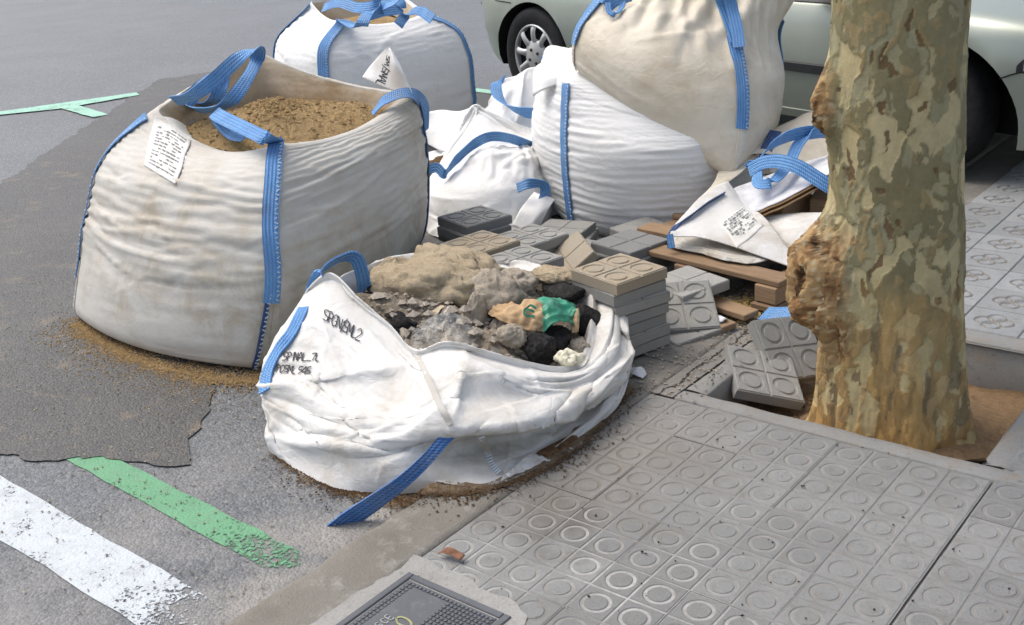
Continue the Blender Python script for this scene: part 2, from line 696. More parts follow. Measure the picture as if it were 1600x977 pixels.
M['tile'] = m_tile('cement_tile', (0.235, 0.236, 0.228), (0.30, 0.30, 0.29), None, (0.19, 0.174, 0.147), 0.75)


def m_groove():
    t = NT('tile_groove_dust')
    p = t.pos()
    f = t.ramp(t.noise(p, 3.2, 5, 0.65), 0.36, 0.62)
    dn = t.n('VectorMath', operation='DISTANCE')
    t.lk(p, dn.inputs[0]); dn.inputs[1].default_value = (0.10, -0.95, 0)
    kn = t.math('ADD', dn.outputs['Value'], t.math('MULTIPLY', t.math('SUBTRACT', t.noise(p, 4, 5, 0.7), 0.5), 0.8))
    f = t.math('MULTIPLY', f, t.ramp(kn, 0.25, 0.75, 1.0, 0.35))      # cement dust swept out from the repair round the cover
    c = t.mix(f, (0.19, 0.183, 0.168), (0.42, 0.412, 0.392))
    c = t.mix(t.ramp(t.noise(p, 60, 4, 0.7), 0.45, 0.7, 0, 0.6), c, (0.2, 0.19, 0.175))
    d = t.n('VectorMath', operation='DISTANCE')
    t.lk(p, d.inputs[0]); d.inputs[1].default_value = (-0.05, -0.45, 0)
    k2 = t.math('ADD', d.outputs['Value'], t.math('MULTIPLY', t.math('SUBTRACT', t.noise(p, 6, 5, 0.7), 0.5), 0.5))
    c = t.mix(t.ramp(k2, 0.1, 0.45, 0.75, 0.0), c, (0.16, 0.14, 0.11))
    return t.done(c, 0.9, None, 0.2)


M['tile_groove'] = m_groove()
M['tile_flower'] = m_tile('flower_tile', (0.30, 0.31, 0.31), (0.37, 0.378, 0.378), None, (0.23, 0.22, 0.20), 0.6)
M['joint'] = m_concrete('joint_dirt', (0.18, 0.165, 0.145), (0.26, 0.245, 0.22), (0.33, 0.31, 0.28), 0.5)


def m_soil(name, a, b, c3, sc=1.0, bump=0.006):
    t = NT(name)
    p = t.pos()
    c = t.mix(t.ramp(t.noise(p, 3 * sc, 5, 0.65), 0.3, 0.7), a, b)
    c = t.mix(t.ramp(t.noise(p, 45 * sc, 5, 0.75), 0.45, 0.72, 0, 0.85), c, c3)
    f = t.noise(p, 220, 3, 0.75)
    c = t.mix(t.ramp(f, 0.3, 0.7, 0, 0.45), c, tuple(x * 0.35 for x in a))
    return t.done(c, 0.95, t.bump(t.math('ADD', f, t.noise(p, 60, 4, 0.7)), bump, 0.9), 0.1)


M['pit_soil'] = m_soil('pit_soil', (0.28, 0.185, 0.105), (0.40, 0.265, 0.145), (0.18, 0.12, 0.075))
M['sand'] = m_soil('ochre_sand', (0.52, 0.355, 0.17), (0.62, 0.44, 0.23), (0.36, 0.225, 0.10), 1.4, 0.014)

# ------------------------------------------------------------------ road
RX = np.concatenate([[-60, -30, -14], np.linspace(-8, -0.352, 24)])


def rz_arr(X):
    X = np.asarray(X, float)
    return np.where(X > -8, -0.05 - 0.03 * (X + 0.35), -0.05 + 0.03 * 7.65 - 0.004 * (-8 - X))


def road_sheet():
    ys = np.concatenate([[-40, -15], np.linspace(-5, 8, 27), [20, 60]])
    X, Y = np.meshgrid(RX, ys)
    V = np.stack([X, Y, rz_arr(X)], -1)
    return V


RV = road_sheet()
road = tag(wobj('road', RV, grid_faces(*RV.shape[:2]), M['asphalt']), kind='structure')


def inside(poly, X, Y):
    poly = np.asarray(poly)
    r = np.zeros(X.shape, bool)
    j = len(poly) - 1
    for i in range(len(poly)):
        xi, yi = poly[i]; xj, yj = poly[j]
        r ^= ((yi > Y) != (yj > Y)) & (X < (xj - xi) * (Y - yi) / (yj - yi + 1e-12) + xi)
        j = i
    return r


def flat_poly(name, pts, mat, dz, parent, jitter=0.006, step=0.05, zf=road_z):
    """thin sheet with an uneven outline, following the ground"""
    pts = np.asarray(pts, float)
    out = []
    for k in range(len(pts)):
        a, b = pts[k], pts[(k + 1) % len(pts)]
        n = max(2, int(np.linalg.norm(b - a) / step))
        for q in range(n):
            out.append(a + (b - a) * q / n)
    out = np.array(out)
    n3 = np.c_[out, np.zeros(len(out))]
    out = out + jitter * np.stack([fbm(n3, 14, 3, 3), fbm(n3, 14, 3, 9)], -1)
    V = np.c_[out, [zf(x) + dz for x in out[:, 0]]]
    import bmesh
    bm = bmesh.new()
    vs = [bm.verts.new(v) for v in V]
    bmesh.ops.triangle_fill(bm, use_beauty=True, edges=[bm.edges.new((vs[i], vs[(i + 1) % len(vs)])) for i in range(len(vs))], normal=(0, 0, 1))
    bmesh.ops.recalc_face_normals(bm, faces=bm.faces)
    for f in bm.faces:
        if f.normal.z < 0:
            f.normal_flip()
    me = bpy.data.meshes.new(name)
    bm.to_mesh(me); bm.free()
    me.materials.append(mat)
    return obj(name, me, parent)


patch_poly = [(-6.5, 2.75), (-4.6, .35), (-3.2, -1.42), (-1.75, -1.34), (-1.096, -.973), (-1.49, -.55), (-1.2, .3), (-1.3, 1.5), (-1.0, 2.6), (-1.6, 3.5), (-6.2, 3.5)]
flat_poly('asphalt_patch', patch_poly, M['asphalt_patch'], 0.005, road, 0.045, 0.02)
flat_poly('white_stripe', [(-3.6, -1.30), (-0.46, -1.335), (-0.40, -1.40), (-0.44, -1.495), (-3.6, -1.50)], M['paint_white'], 0.0025, road, 0.008)
flat_poly('green_stripe', [(-1.62, -1.158), (-1.60, -1.066), (-0.47, -1.080), (-0.43, -1.13), (-0.50, -1.18), (-1.2, -1.165)], M['paint_green'], 0.0025, road, 0.008)
flat_poly('green_line', [(-6.56, 1.36), (-6.44, 1.33), (-6.19, 1.70), (-5.68, 1.63), (-5.66, 1.74), (-6.16, 1.82), (-6.06, 2.27), (-6.17, 2.32)], M['paint_pale_green'], 0.009, road, 0.008)
flat_poly('green_bay_line', [(-5.2, 3.50), (-1.2, 3.47), (-1.2, 3.56), (-5.2, 3.60)], M['paint_pale_green'], 0.008, road, 0.008)

# ------------------------------------------------------------------ kerb, pavement and tree pit
PIT = (0.0, 0.80, 0.125, 0.875)               # x0,x1,y0,y1 of the opening
PIT_Z = -0.15
pavement_rects = [(-0.15, 40, -40, PIT[2] - .001), (-0.15, PIT[0] - .001, PIT[2] - .001, PIT[3] + .001), (PIT[1] + .001, 40, PIT[2] - .001, PIT[3] + .001), (-0.15, 40, PIT[3] + .001, 60)]
mb = MB()
for (a, b, c, d) in pavement_rects:
    mb.add([[a, c, -0.007], [b, c, -0.007], [b, d, -0.007], [a, d, -0.007]], [[0, 1, 2, 3]])
pavement = tag(mb.build('pavement', M['joint']), kind='structure')

kerb = tag(empty('kerb', (-0.25, 0, 0)), kind='structure')
for k in range(-4, 7):                        # kerb stones about 0.9 m long
    y0, y1 = -0.62 + 0.9 * k + 0.002, -0.62 + 0.9 * (k + 1) - 0.002
    ys = np.linspace(y0, y1, 40)
    prof = np.array([(-0.365, -0.12), (-0.363, -0.045), (-0.358, -0.02), (-0.345, -0.006), (-0.325, -0.001), (-0.29, 0), (-0.25, 0.001), (-0.21, 0), (-0.18, 0), (-0.154, -0.001), (-0.152, -0.012)])
    V = np.zeros((len(ys), len(prof), 3))
    V[..., 0] = prof[None, :, 0]; V[..., 1] = ys[:, None]; V[..., 2] = prof[None, :, 1]
    nz = fbm(V, 7, 4, 5)
    wgt = np.array([0, 1, 1, 1, .8, .4, .3, .3, .2, .1, 0])
    V[..., 0] += 0.016 * nz * wgt * (np.arange(11) < 6)
    V[..., 2] += 0.004 * fbm(V, 12, 3, 8) * wgt
    V[0, :, 2] -= 0.003; V[-1, :, 2] -= 0.003
    wobj('kerb_stone', V, grid_faces(*V.shape[:2])[:, ::-1], M['kerb'], kerb)

# cracked concrete between kerb and tree pit
gx, gy = np.meshgrid(np.linspace(-0.150, -0.075, 12), np.linspace(0.052, 2.6, 140))
V = np.stack([gx, gy, 0.001 + 0.003 * fbm(np.stack([gx, gy, gx * 0], -1), 8, 4, 2)], -1)
apron = tag(wobj('concrete_apron', V, grid_faces(*V.shape[:2]), M['apron']), kind='structure')


# --- one cement tile with four ring-and-disc cells, 20 cm square
def tile_mesh(name, mats, size=0.2, th=0.04, seg=28, rings=True, gd=0.0028):
    V, F, FM = [], [], []
    half = size / 2
    cell = size / 2
    prof_r = [(0.0, 0), (0.0255, 0), (0.0275, -gd), (0.0350, -gd), (0.0378, 0)]
    k = cell / 0.1
    ang = np.arange(seg) / seg * 2 * math.pi + math.pi / seg
    for cx in (-cell / 2, cell / 2):
        for cy in (-cell / 2, cell / 2):
            base = len(V)
            V.append((cx, cy, 0))
            loops = []
            for (r, z) in prof_r[1:]:
                loops.append(len(V))
                for a in ang:
                    V.append((cx + r * k * math.cos(a), cy + r * k * math.sin(a), z))
            for (q, z) in ((0.0455, 0), (0.0475, -gd * 0.9), (0.05, -gd * 0.9)):
                loops.append(len(V))
                for a in ang:
                    s = max(abs(math.cos(a)), abs(math.sin(a)))
                    x, y = q * k * math.cos(a) / s, q * k * math.sin(a) / s
                    V.append((cx + x, cy + y, z))
            for j in range(seg):
                F.append((base, loops[0] + j, loops[0] + (j + 1) % seg)); FM.append(0)
            for li in range(len(loops) - 1):
                for j in range(seg):
                    j2 = (j + 1) % seg
                    F.append((loops[li] + j, loops[li + 1] + j, loops[li + 1] + j2, loops[li] + j2))
                    FM.append(1 if li in (1, 5) or li == 0 and False else 0)
            # square corners of the cell
            for sx in (-1, 1):
                for sy in (-1, 1):
                    pass
    # skirt
    b = len(V)
    e = half - 0.0006
    for z in (-gd * 0.9, -th):
        for (x, y) in ((-e, -e), (e, -e), (e, e), (-e, e)):
            V.append((x, y, z))
    for j in range(4):
        j2 = (j + 1) % 4
        F.append((b + j, b + j2, b + 4 + j2, b + 4 + j)[::-1]); FM.append(0)
    F.append((b + 4, b + 5, b + 6, b + 7)[::-1]); FM.append(0)
    F.append((b, b + 1, b + 2, b + 3)); FM.append(1)       # bed under the groove floor corners
    for q in range(b, b + 4):
        V[q] = (V[q][0], V[q][1], -gd - 0.0008)
    me = mesh(name, V, F, smooth=False, mats=mats, fmat=FM)
    return me


TILE = tile_mesh('paving_tile', (M['tile'], M['tile_groove']), gd=.0019)


def flower_mesh(name, mats, size=0.2, gd=0.005):
    """four-petal flower tile: raised slab with petal grooves cut as thin recessed outlines"""
    n = 52
    g = (np.arange(n + 1) / n - 0.5) * size
    X, Y = np.meshgrid(g, g)
    Z = np.zeros_like(X)
    R = 0.030 * size / 0.2
    for (cx, cy) in ((0.032, 0), (-0.032, 0), (0, 0.032), (0, -0.032)):
        d = np.hypot(X - cx, Y - cy)
        Z = np.minimum(Z, -gd * np.clip(1.6 * (1 - np.abs(d - R) / 0.0065), 0, 1))
    d = np.hypot(X, Y)
    Z = np.minimum(Z, -gd * np.clip(1 - np.abs(d - 0.010) / 0.005, 0, 1))
    ed = np.maximum(np.abs(X), np.abs(Y))
    Z = np.where(ed > size / 2 - 0.003, -gd, Z)
    V = np.stack([X, Y, Z], -1)
    F = grid_faces(n + 1, n + 1)
    zc = Z.ravel()[F].mean(1)
    return mesh(name, V.reshape(-1, 3), F, smooth=False, mats=mats, fmat=(zc < -gd * 0.6).astype(int))


FLOWER = flower_mesh('flower_tile', (M['tile_flower'], M['joint']))
TR = random.Random(3)


def lay(me, name, x, y, z=0.0, rz=0.0):
    o = bpy.data.objects.new(name, me)
    COL.objects.link(o)
    o.parent = pavement
    o.location = (x, y, z + TR.uniform(-0.0012, 0.0012))
    o.rotation_euler = (TR.uniform(-.004, .004), TR.uniform(-.004, .004), rz + TR.uniform(-.006, .006) + TR.choice((0, 1, 2, 3)) * math.pi / 2)
    return o


for i in range(5):                            # field between kerb and the long joint
    for j in range(9):
        x, y = -0.05 + 0.2 * i, -0.05 - 0.2 * j
        if i == 0 and j in (6,) or (j >= 6 and i <= 1 and not (j == 6 and i == 1) and False):
            continue
        if -0.12 < x < 0.17 and -1.6 < y < -1.12:
            continue                          # the access cover
        lay(TILE, 'paving_tile', x, y)
for i in range(4):                            # newer strip beyond the joint, shifted along it
    for j in range(14):
        lay(TILE, 'paving_tile', 0.956 + 0.2 * i, 0.80 - 0.2 * j - 0.038, 0.001)
for i in range(6):
    for j in range(12):
        x, y = 1.15 - 0.2 * i, 1.075 + 0.2 * j
        if x < -0.02 or (j < 0):
            continue
        lay(FLOWER, 'flower_tile', x, y, 0.001, 0.0)

# tree pit: four border stones, walls and soil
pit = tag(empty('tree_pit', (0.4, 0.5, 0)), 'square concrete edged tree pit around the plane tree trunk', 'tree pit')


def border(name, x0, x1, y0, y1, seed):
    n = 30
    long_x = (x1 - x0) > (y1 - y0)
    mbx = MB()
    L = np.linspace(0, 1, n)
    prof = np.array([(0, PIT_Z - .02), (0, -0.005), (0.006, -0.001), (0.5, 0.001), (0.994, -0.001), (1, -0.006), (1, PIT_Z - .02)])
    V = np.zeros((n, len(prof), 3))
    if long_x:
        V[..., 0] = (x0 + (x1 - x0) * L)[:, None]
        w = y1 - y0
        V[..., 1] = np.array([y0 + (0 if a == 0 else w if a == 1 else (0.006 if a < .1 else w * .5 if a == .5 else w - .006)) for a in prof[:, 0]])[None]
    else:
        V[..., 1] = (y0 + (y1 - y0) * L)[:, None]
        w = x1 - x0
        V[..., 0] = np.array([x0 + (0 if a == 0 else w if a == 1 else (0.006 if a < .1 else w * .5 if a == .5 else w - .006)) for a in prof[:, 0]])[None]
    V[..., 2] = prof[None, :, 1]
    V[:, 1:6, 2] += 0.004 * fbm(V[:, 1:6], 14, 4, seed)
    V[:, 1:6, :2] += 0.004 * np.stack([fbm(V[:, 1:6], 18, 3, seed + 1), fbm(V[:, 1:6], 18, 3, seed + 2)], -1)
    F = grid_faces(n, len(prof)).tolist()
    if not long_x:
        F = [f[::-1] for f in F]
    F = [f[::-1] for f in F]
    return wobj(name, V, F, M['pit_kerb'], pit)


border('border_stone', -0.075, 0.905, 0.058, 0.122, 1)
border('border_stone', -0.072, 0.0, 0.125, 0.88, 4)
border('border_stone', 0.805, 0.885, 0.125, 0.88, 7)
border('border_stone', -0.075, 0.905, 0.883, 0.975, 9)
gx, gy = np.meshgrid(np.linspace(-0.002, 0.808, 80), np.linspace(0.12, 0.885, 80))
P = np.stack([gx, gy, gx * 0], -1)
hz = PIT_Z + 0.012 * fbm(P, 9, 4, 6) + 0.006 * fbm(P, 40, 3, 6)
dt = np.hypot(gx - 0.47, gy - 0.40)
hz += 0.055 * np.clip(1 - (dt - 0.2) / 0.22, 0, 1) ** 2
hz += 0.10 * np.clip(1 - (gy - 0.12) / 0.13, 0, 1) * np.clip((gx - 0.15) / 0.25, 0, 1)
hz += 0.07 * np.clip(1 - (0.81 - gx) / 0.16, 0, 1) * np.clip(1 - (gy - 0.12) / 0.5, 0, 1)
V = np.stack([gx, gy, hz], -1)
tag(wobj('pit_soil', V, grid_faces(80, 80), M['pit_soil']), 'sandy brown soil at the bottom of the tree pit', 'soil', kind='stuff')

# ------------------------------------------------------------------ cloth bags
def m_fabric(name, base, stain, amt, lo=0.5, rough=0.55, brown=0.0, fine=1.0, crump=0.3):
    t = NT(name)
    o = t.objc()
    u = t.uv()
    big = t.noise(o, 2.2, 5, 0.6, 0.4)
    mid = t.noise(o, 7.0, 7, 0.68, 0.6)
    grain = t.noise(o, 190, 2, 0.6)
    tapes = t.wave(t.mapv(u, (1, 1, 1)), 140, 'X', 1.0)
    tapes2 = t.wave(t.mapv(u, (1, 1, 1)), 140, 'Y', 1.0)
    c = t.mix(t.ramp(big, 0.3, 0.72, 0, 0.55), base, tuple(x * y for x, y in zip(base, (0.90, 0.885, 0.85))))
    k = t.math('MULTIPLY', t.ramp(mid, lo, lo + 0.2), t.ramp(big, 0.36, 0.62))
    c = t.mix(t.math('MULTIPLY', k, amt), c, stain)
    # small scuffs
    sc = t.ramp(t.noise(o, 26, 5, 0.75), 0.66, 0.76, 0, 0.55 * min(1, amt * 1.5))
    c = t.mix(sc, c, (0.22, 0.185, 0.14))
    if brown:
        b = t.ramp(t.noise(t.mapv(o, (1, 1, 1), loc=(3, 1, 7)), 3.1, 6, 0.7), 0.55, 0.72, 0, brown)
        c = t.mix(b, c, (0.36, 0.25, 0.13))
    c = t.mix(t.math('MULTIPLY', t.math('MULTIPLY', tapes, tapes2), 0.10), c, tuple(x * 0.7 for x in base))
    h = t.math('ADD', t.math('MULTIPLY', t.math('ADD', tapes, tapes2), 0.10), t.math('MULTIPLY', t.noise(o, 38, 5, 0.65), 0.9))
    h = t.math('ADD', h, t.math('MULTIPLY', grain, 0.12))
    rdg = t.math('ABSOLUTE', t.math('SUBTRACT', t.noise(t.mapv(o, (1, 1, 1.7)), 9, 3, 0.5, 0.8), 0.5))
    h = t.math('ADD', h, t.math('MULTIPLY', t.ramp(rdg, 0.0, 0.12), crump))      # soft ridged crumples
    return t.done(c, rough, t.bump(h, 0.004 * fine, 0.6), 0.35)


M['fab_white'] = m_fabric('fabric_white', (0.77, 0.765, 0.75), (0.50, 0.46, 0.38), 0.38, 0.54)
M['fab_sand'] = m_fabric('fabric_soiled', (0.54, 0.52, 0.475), (0.35, 0.285, 0.195), 0.70, 0.42, brown=0.30, crump=0.12)
M['fab_cream'] = m_fabric('fabric_cream', (0.70, 0.635, 0.52), (0.50, 0.40, 0.265), 0.60, 0.42, brown=0.38, rough=0.36)
M['fab_rubble'] = m_fabric('fabric_rubble', (0.70, 0.69, 0.665), (0.42, 0.36, 0.28), 0.66, 0.44, brown=0.22, crump=0.5)
M['fab_inside'] = m_fabric('fabric_inside', (0.62, 0.53, 0.40), (0.42, 0.29, 0.15), 0.85, 0.40, brown=0.6)


def m_strap(name, a, b, edge):
    t = NT(name)
    u = t.uv()
    x, y, _ = t.sep(u)
    tw = t.wave(t.mapv(u, (1, 1, 1), (0, 0, 0.7)), 42, 'Y', 1.5)
    lg = t.wave(u, 26, 'X', 0.6)
    f = t.noise(t.objc(), 9, 5, 0.65)
    c = t.mix(t.ramp(f, 0.3, 0.7), a, b)
    c = t.mix(t.ramp(tw, 0.25, 0.9, 0, 0.22), c, tuple(v * 0.5 for v in a))
    c = t.mix(t.ramp(lg, 0.3, 0.9, 0, 0.30), c, tuple(min(1, v * 1.35) for v in b))
    c = t.mix(t.ramp(t.noise(t.objc(), 5, 6, 0.7), 0.52, 0.72, 0, 0.45), c, (0.20, 0.20, 0.19))
    c = t.mix(t.ramp(t.noise(t.objc(), 34, 4, 0.7), 0.56, 0.75, 0, 0.35), c, (0.36, 0.40, 0.42))
    return t.done(c, 0.6, t.bump(t.math('ADD', t.math('ADD', tw, lg), t.noise(t.objc(), 60, 3)), 0.0025, 0.9), 0.3)


M['strap'] = m_strap('strap_blue', (0.085, 0.225, 0.50), (0.165, 0.36, 0.66), None)
M['strap_mid'] = m_strap('strap_deep_blue', (0.045, 0.125, 0.33), (0.085, 0.20, 0.45), None)
M['strap_dark'] = m_strap('strap_navy', (0.03, 0.06, 0.16), (0.05, 0.10, 0.24), None)
M['stitch'] = plain('stitch_thread', (0.50, 0.56, 0.61), 0.7, 0.2)
M['stitch_dark'] = plain('stitch_dark_thread', (0.10, 0.11, 0.13), 0.8, 0.2)
M['ink'] = plain('marker_ink', (0.045, 0.045, 0.055), 0.8, 0.4, 60)
M['ink_grey'] = plain('print_ink', (0.20, 0.20, 0.20), 0.8, 0.35, 80)
M['label'] = m_fabric('label_film', (0.74, 0.73, 0.69), (0.5, 0.45, 0.36), 0.4, 0.5, rough=0.4)


def ring4(corners, bulge, sag, nu, rnd):
    """closed ring through four corners with bulging sides; corner k sits at sample k*nu/4"""
    C = np.asarray(corners, float)
    cen = C.mean(0)
    bulge = np.broadcast_to(bulge, (4,)); sag = np.broadcast_to(sag, (4,))
    q = nu // 4
    s = (np.arange(q) / q)[:, None]
    out = []
    for k in range(4):
        a, b = C[k], C[(k + 1) % 4]
        e = b - a
        nrm = unit(np.array([e[1], -e[0], 0.0]))
        w = 4 * s * (1 - s)
        out.append(a + e * s + nrm * bulge[k] * w + np.array([0, 0, 1.0]) * sag[k] * w)
    R = np.concatenate(out)
    return smooth_ring(R, rnd)


def surf4(levels, nu=208, nv=110):
    rings = np.stack([ring4(c, b, s, nu, r) for (c, b, s, r) in levels])
    return resample(rings, nv, axis=0)


def surf_ctrl(levels, nu, nv, n1=None):
    """levels: list of equal-length closed rings of points"""
    R = np.stack([np.asarray(l, float) for l in levels])
    return resample(resample(R, nu, True, axis=1), nv, axis=0)


def upsample(P, nv, nu, closed=True):
    return resample(resample(P, nu, closed, axis=1), nv, axis=0)


def bag_obj(parent, P, mat, name='fabric', thick=0.0, closed=True):
    o = wobj(name, P.reshape(-1, 3), grid_faces(P.shape[0], P.shape[1], closed), mat, parent, uv=grid_uv(P, closed))
    if thick:
        solidify(o, thick, -1)
    return o


def sample(P, u, v, closed=True):
    """bilinear point on a grid; u in [0,1) around, v in [0,1] up"""
    nv, nu = P.shape[:2]
    u = np.asarray(u, float); v = np.asarray(v, float)
    x = (u % 1.0) * nu if closed else np.clip(u, 0, 1) * (nu - 1)
    y = np.clip(v, 0, 1) * (nv - 1)
    i = np.floor(x).astype(int); j = np.minimum(np.floor(y).astype(int), nv - 2)
    if not closed:
        i = np.minimum(i, nu - 2)
    fx = (x - i)[..., None]; fy = (y - j)[..., None]
    i2 = (i + 1) % nu
    i = i % nu
    return (P[j, i] * (1 - fx) + P[j, i2] * fx) * (1 - fy) + (P[j + 1, i] * (1 - fx) + P[j + 1, i2] * fx) * fy


def seam_strap(parent, P, u, v0, v1, w=0.07, off=0.006, du=0.006, n=40, th=0.004, wob=0.0, free=None, mat=None, closed=True, stitch=True, smooth=3, ubend=0.0, stitch_side=1):
    """webbing sewn up the corner of a bag; free = extra control points continuing off the top as a loop (list of (point, side))"""
    vv = np.linspace(v0, v1, n)
    uu = u + ubend * (vv - v0) / max(1e-6, v1 - v0) + wob * (np.sin(vv * 23 + u * 9) + .6 * np.sin(vv * 41 + 2))
    A = sample(P, uu - du, vv, closed); B = sample(P, uu + du, vv, closed)
    C = sample(P, uu, vv, closed)
    side = unit(B - A)
    T = unit(np.gradient(C, axis=0))
    N = unit(np.cross(side, T))
    C = C + N * off
    for _ in range(smooth):
        C[1:-1] = 0.5 * C[1:-1] + 0.25 * (C[2:] + C[:-2])
        side[1:-1] = unit(0.5 * side[1:-1] + 0.25 * (side[2:] + side[:-2]))
    mb = MB()
    pts, sd = C, side
    if free:
        fp = np.array([f[0] for f in free]); fs = np.array([f[1] for f in free], float)
        ctrl = np.concatenate([C[-3:][::2], fp]); cs = np.concatenate([side[-3:][::2], unit(fs)])
        ctrl = resample(ctrl, 14 * len(fp)); cs = unit(resample(cs, 14 * len(fp)))
        pts = np.concatenate([C[:-3], ctrl]); sd = np.concatenate([side[:-3], cs])
    mb.ribbon(pts, sd, w, th)
    o = mb.build('strap', mat or M['strap'], parent, smooth=False)
    if stitch:
        sb = MB()
        L = np.concatenate([[0], np.cumsum(np.linalg.norm(np.diff(C, axis=0), axis=1))])
        k = int(L[-1] / 0.016)
        for q in range(k):
            l = (q + 0.5) * L[-1] / k
            c = np.array([np.interp(l, L, C[:, a]) for a in range(3)])
            s_ = unit(np.array([np.interp(l, L, side[:, a]) for a in range(3)]))
            n_ = unit(np.array([np.interp(l, L, N[:, a]) for a in range(3)]))
            t_ = np.cross(n_, s_)
            R = np.stack([s_, t_, n_], 1)
            jt = 0.5 + 0.5 * math.sin(q * 12.9898 + l * 78.2)
            zz_ = (1 if q % 2 else -1) * (.35 + .3 * jt)
            Rz = R @ rot_z(zz_)
            sb.box(c + s_ * stitch_side * w * (0.33 + .04 * jt) + n_ * (th * 0.5 + 0.001), (0.010 + .003 * jt, 0.0035, 0.003), Rz)
        so = sb.build('stitching', M['stitch'], None)
        so.location = np.array(so.location)
        so.parent = o
        off_ = np.zeros(3); pp = o
        while pp is not None:
            off_ += np.array(pp.location); pp = pp.parent
        so.location = -Vector(off_)
    return o


def loop_strap(parent, ctrl, w=0.065, th=0.004, n=None, mat=None, name='strap'):
    P = np.array([c[0] for c in ctrl], float); S = unit(np.array([c[1] for c in ctrl], float))
    if not np.isscalar(w):
        w = resample(np.array(w, float)[:, None], n or 12 * len(P))[:, 0]
    return MB().ribbon(resample(P, n or 12 * len(P)), unit(resample(S, n or 12 * len(P))), w, th).build(name, mat or M['strap'], parent)


# strokes of a quick hand-lettered capital alphabet, unit box
GLY = {'S': [[(.9, .9), (.5, 1), (.1, .8), (.3, .55), (.8, .4), (.7, .1), (.1, .05)]], 'P': [[(.2, 0), (.25, 1), (.8, .85), (.75, .55), (.25, .5)]],
       'G': [[(.9, .85), (.5, 1), (.1, .5), (.4, 0), (.85, .2), (.85, .45), (.55, .45)]], 'N': [[(.1, 0), (.15, 1), (.8, 0), (.85, 1)]], '/': [[(.2, -.2), (.8, 1.2)]],
       '5': [[(.85, 1), (.25, .95), (.2, .55), (.7, .55), (.8, .2), (.15, 0)]], 'M': [[(.05, 0), (.15, 1), (.5, .3), (.85, 1), (.95, 0)]], 'A': [[(.05, 0), (.5, 1), (.95, 0)], [(.25, .4), (.75, .4)]],
       'L': [[(.2, 1), (.15, .05), (.85, 0)]], '2': [[(.15, .8), (.5, 1), (.8, .7), (.1, 0), (.9, .05)]], 'I': [[(.5, 0), (.5, 1)]], '7': [[(.1, .95), (.85, 1), (.35, 0)]],
       'H': [[(.1, 0), (.15, 1)], [(.85, 0), (.85, 1)], [(.15, .5), (.85, .5)]], 'O': [[(.5, 1), (.1, .6), (.3, 0), (.8, .1), (.9, .7), (.5, 1)]], '4': [[(.7, 0), (.7, 1), (.1, .35), (.95, .35)]],
       'R': [[(.1, 0), (.15, 1), (.8, .8), (.2, .5), (.9, 0)]], 'E': [[(.85, 1), (.15, 1), (.1, 0), (.85, 0)], [(.1, .5), (.7, .5)]], '3': [[(.1, .95), (.8, .9), (.45, .55), (.85, .3), (.6, 0), (.1, .05)]],
       '0': [[(.5, 1), (.1, .6), (.2, .1), (.6, 0), (.9, .4), (.8, .9), (.5, 1)]], '_': [[(0, 0), (1, 0)]], 'K': [[(.1, 0), (.1, 1)], [(.8, 1), (.15, .45), (.9, 0)]], 'C': [[(.9, .85), (.4, 1), (.1, .5), (.4, 0), (.9, .15)]],
       'T': [[(0, 1), (1, .95)], [(.5, .95), (.45, 0)]], '6': [[(.7, 1), (.2, .5), (.3, 0), (.8, .15), (.6, .5), (.2, .4)]], '1': [[(.3, .8), (.55, 1), (.5, 0)]], '8': [[(.5, .5), (.2, .8), (.6, 1), (.8, .75), (.2, .25), (.5, 0), (.8, .25), (.5, .5)]], ' ': []}


def handwriting(name, text, frame, parent, mat, h, w=0.003, adv=0.72, jit=0.05, seed=1, lift=0.0015):
    """frame(x,y) -> (point, normal): lettering laid on a surface"""
    r = random.Random(seed)
    mb = MB()
    x = 0.0
    for ch in text:
        for st in GLY.get(ch, []):
            pts = resample(np.array([(a + r.uniform(-jit, jit), b + r.uniform(-jit, jit)) for a, b in st]), 5 * len(st))
            pts = pts * np.array([0.62 * h, h]) + np.array([x, 0])
            P, N = [], []
            for a, b in pts:
                p, n = frame(a, b)
                P.append(p + n * lift); N.append(n)
            P = np.array(P); N = np.array(N)
            T = unit(np.gradient(P, axis=0))
            mb.ribbon(P, np.cross(N, T), w, 0.0008)
        x += h * adv * (0.5 if ch in 'I1 /' else 1.0)
    return mb.build(name, mat, parent)


def surf_frame(P, u0, v0, du, dv, closed=True, ang=0.0):
    """metric frame on a grid: du,dv = grid units per metre; ang rotates the writing"""
    ca, sa = math.cos(ang), math.sin(ang)

    def f(x, y):
        a, b = x * ca - y * sa, x * sa + y * ca
        u, v = u0 + a * du, v0 + b * dv
        p = sample(P, u, v, closed)
        e = 0.004
        tu = sample(P, u + e * du, v, closed) - sample(P, u - e * du, v, closed)
        tv = sample(P, u, v + e * dv, closed) - sample(P, u, v - e * dv, closed)
        return p, unit(np.cross(tu, tv))
    return f


def ring_fill(ring, heap, nr=34, seed=1, rough=0.01, cen=None):
    """surface filling a closed ring, raised towards the middle: the top of what is inside a bag"""
    ring = np.asarray(ring)
    c = ring.mean(0) if cen is None else np.array(cen, float)
    s = np.linspace(1, 0.0, nr)[:, None, None]
    P = c + (ring[None] - c) * s
    P[..., 2] = ring[None, :, 2] * s[..., 0] + c[2] * (1 - s[..., 0]) + heap * (1 - s[..., 0] ** 2)
    P[..., 2] += rough * fbm(P, 9, 4, seed) + rough * 0.6 * fbm(P, 50, 3, seed + 5, .7)
    return P


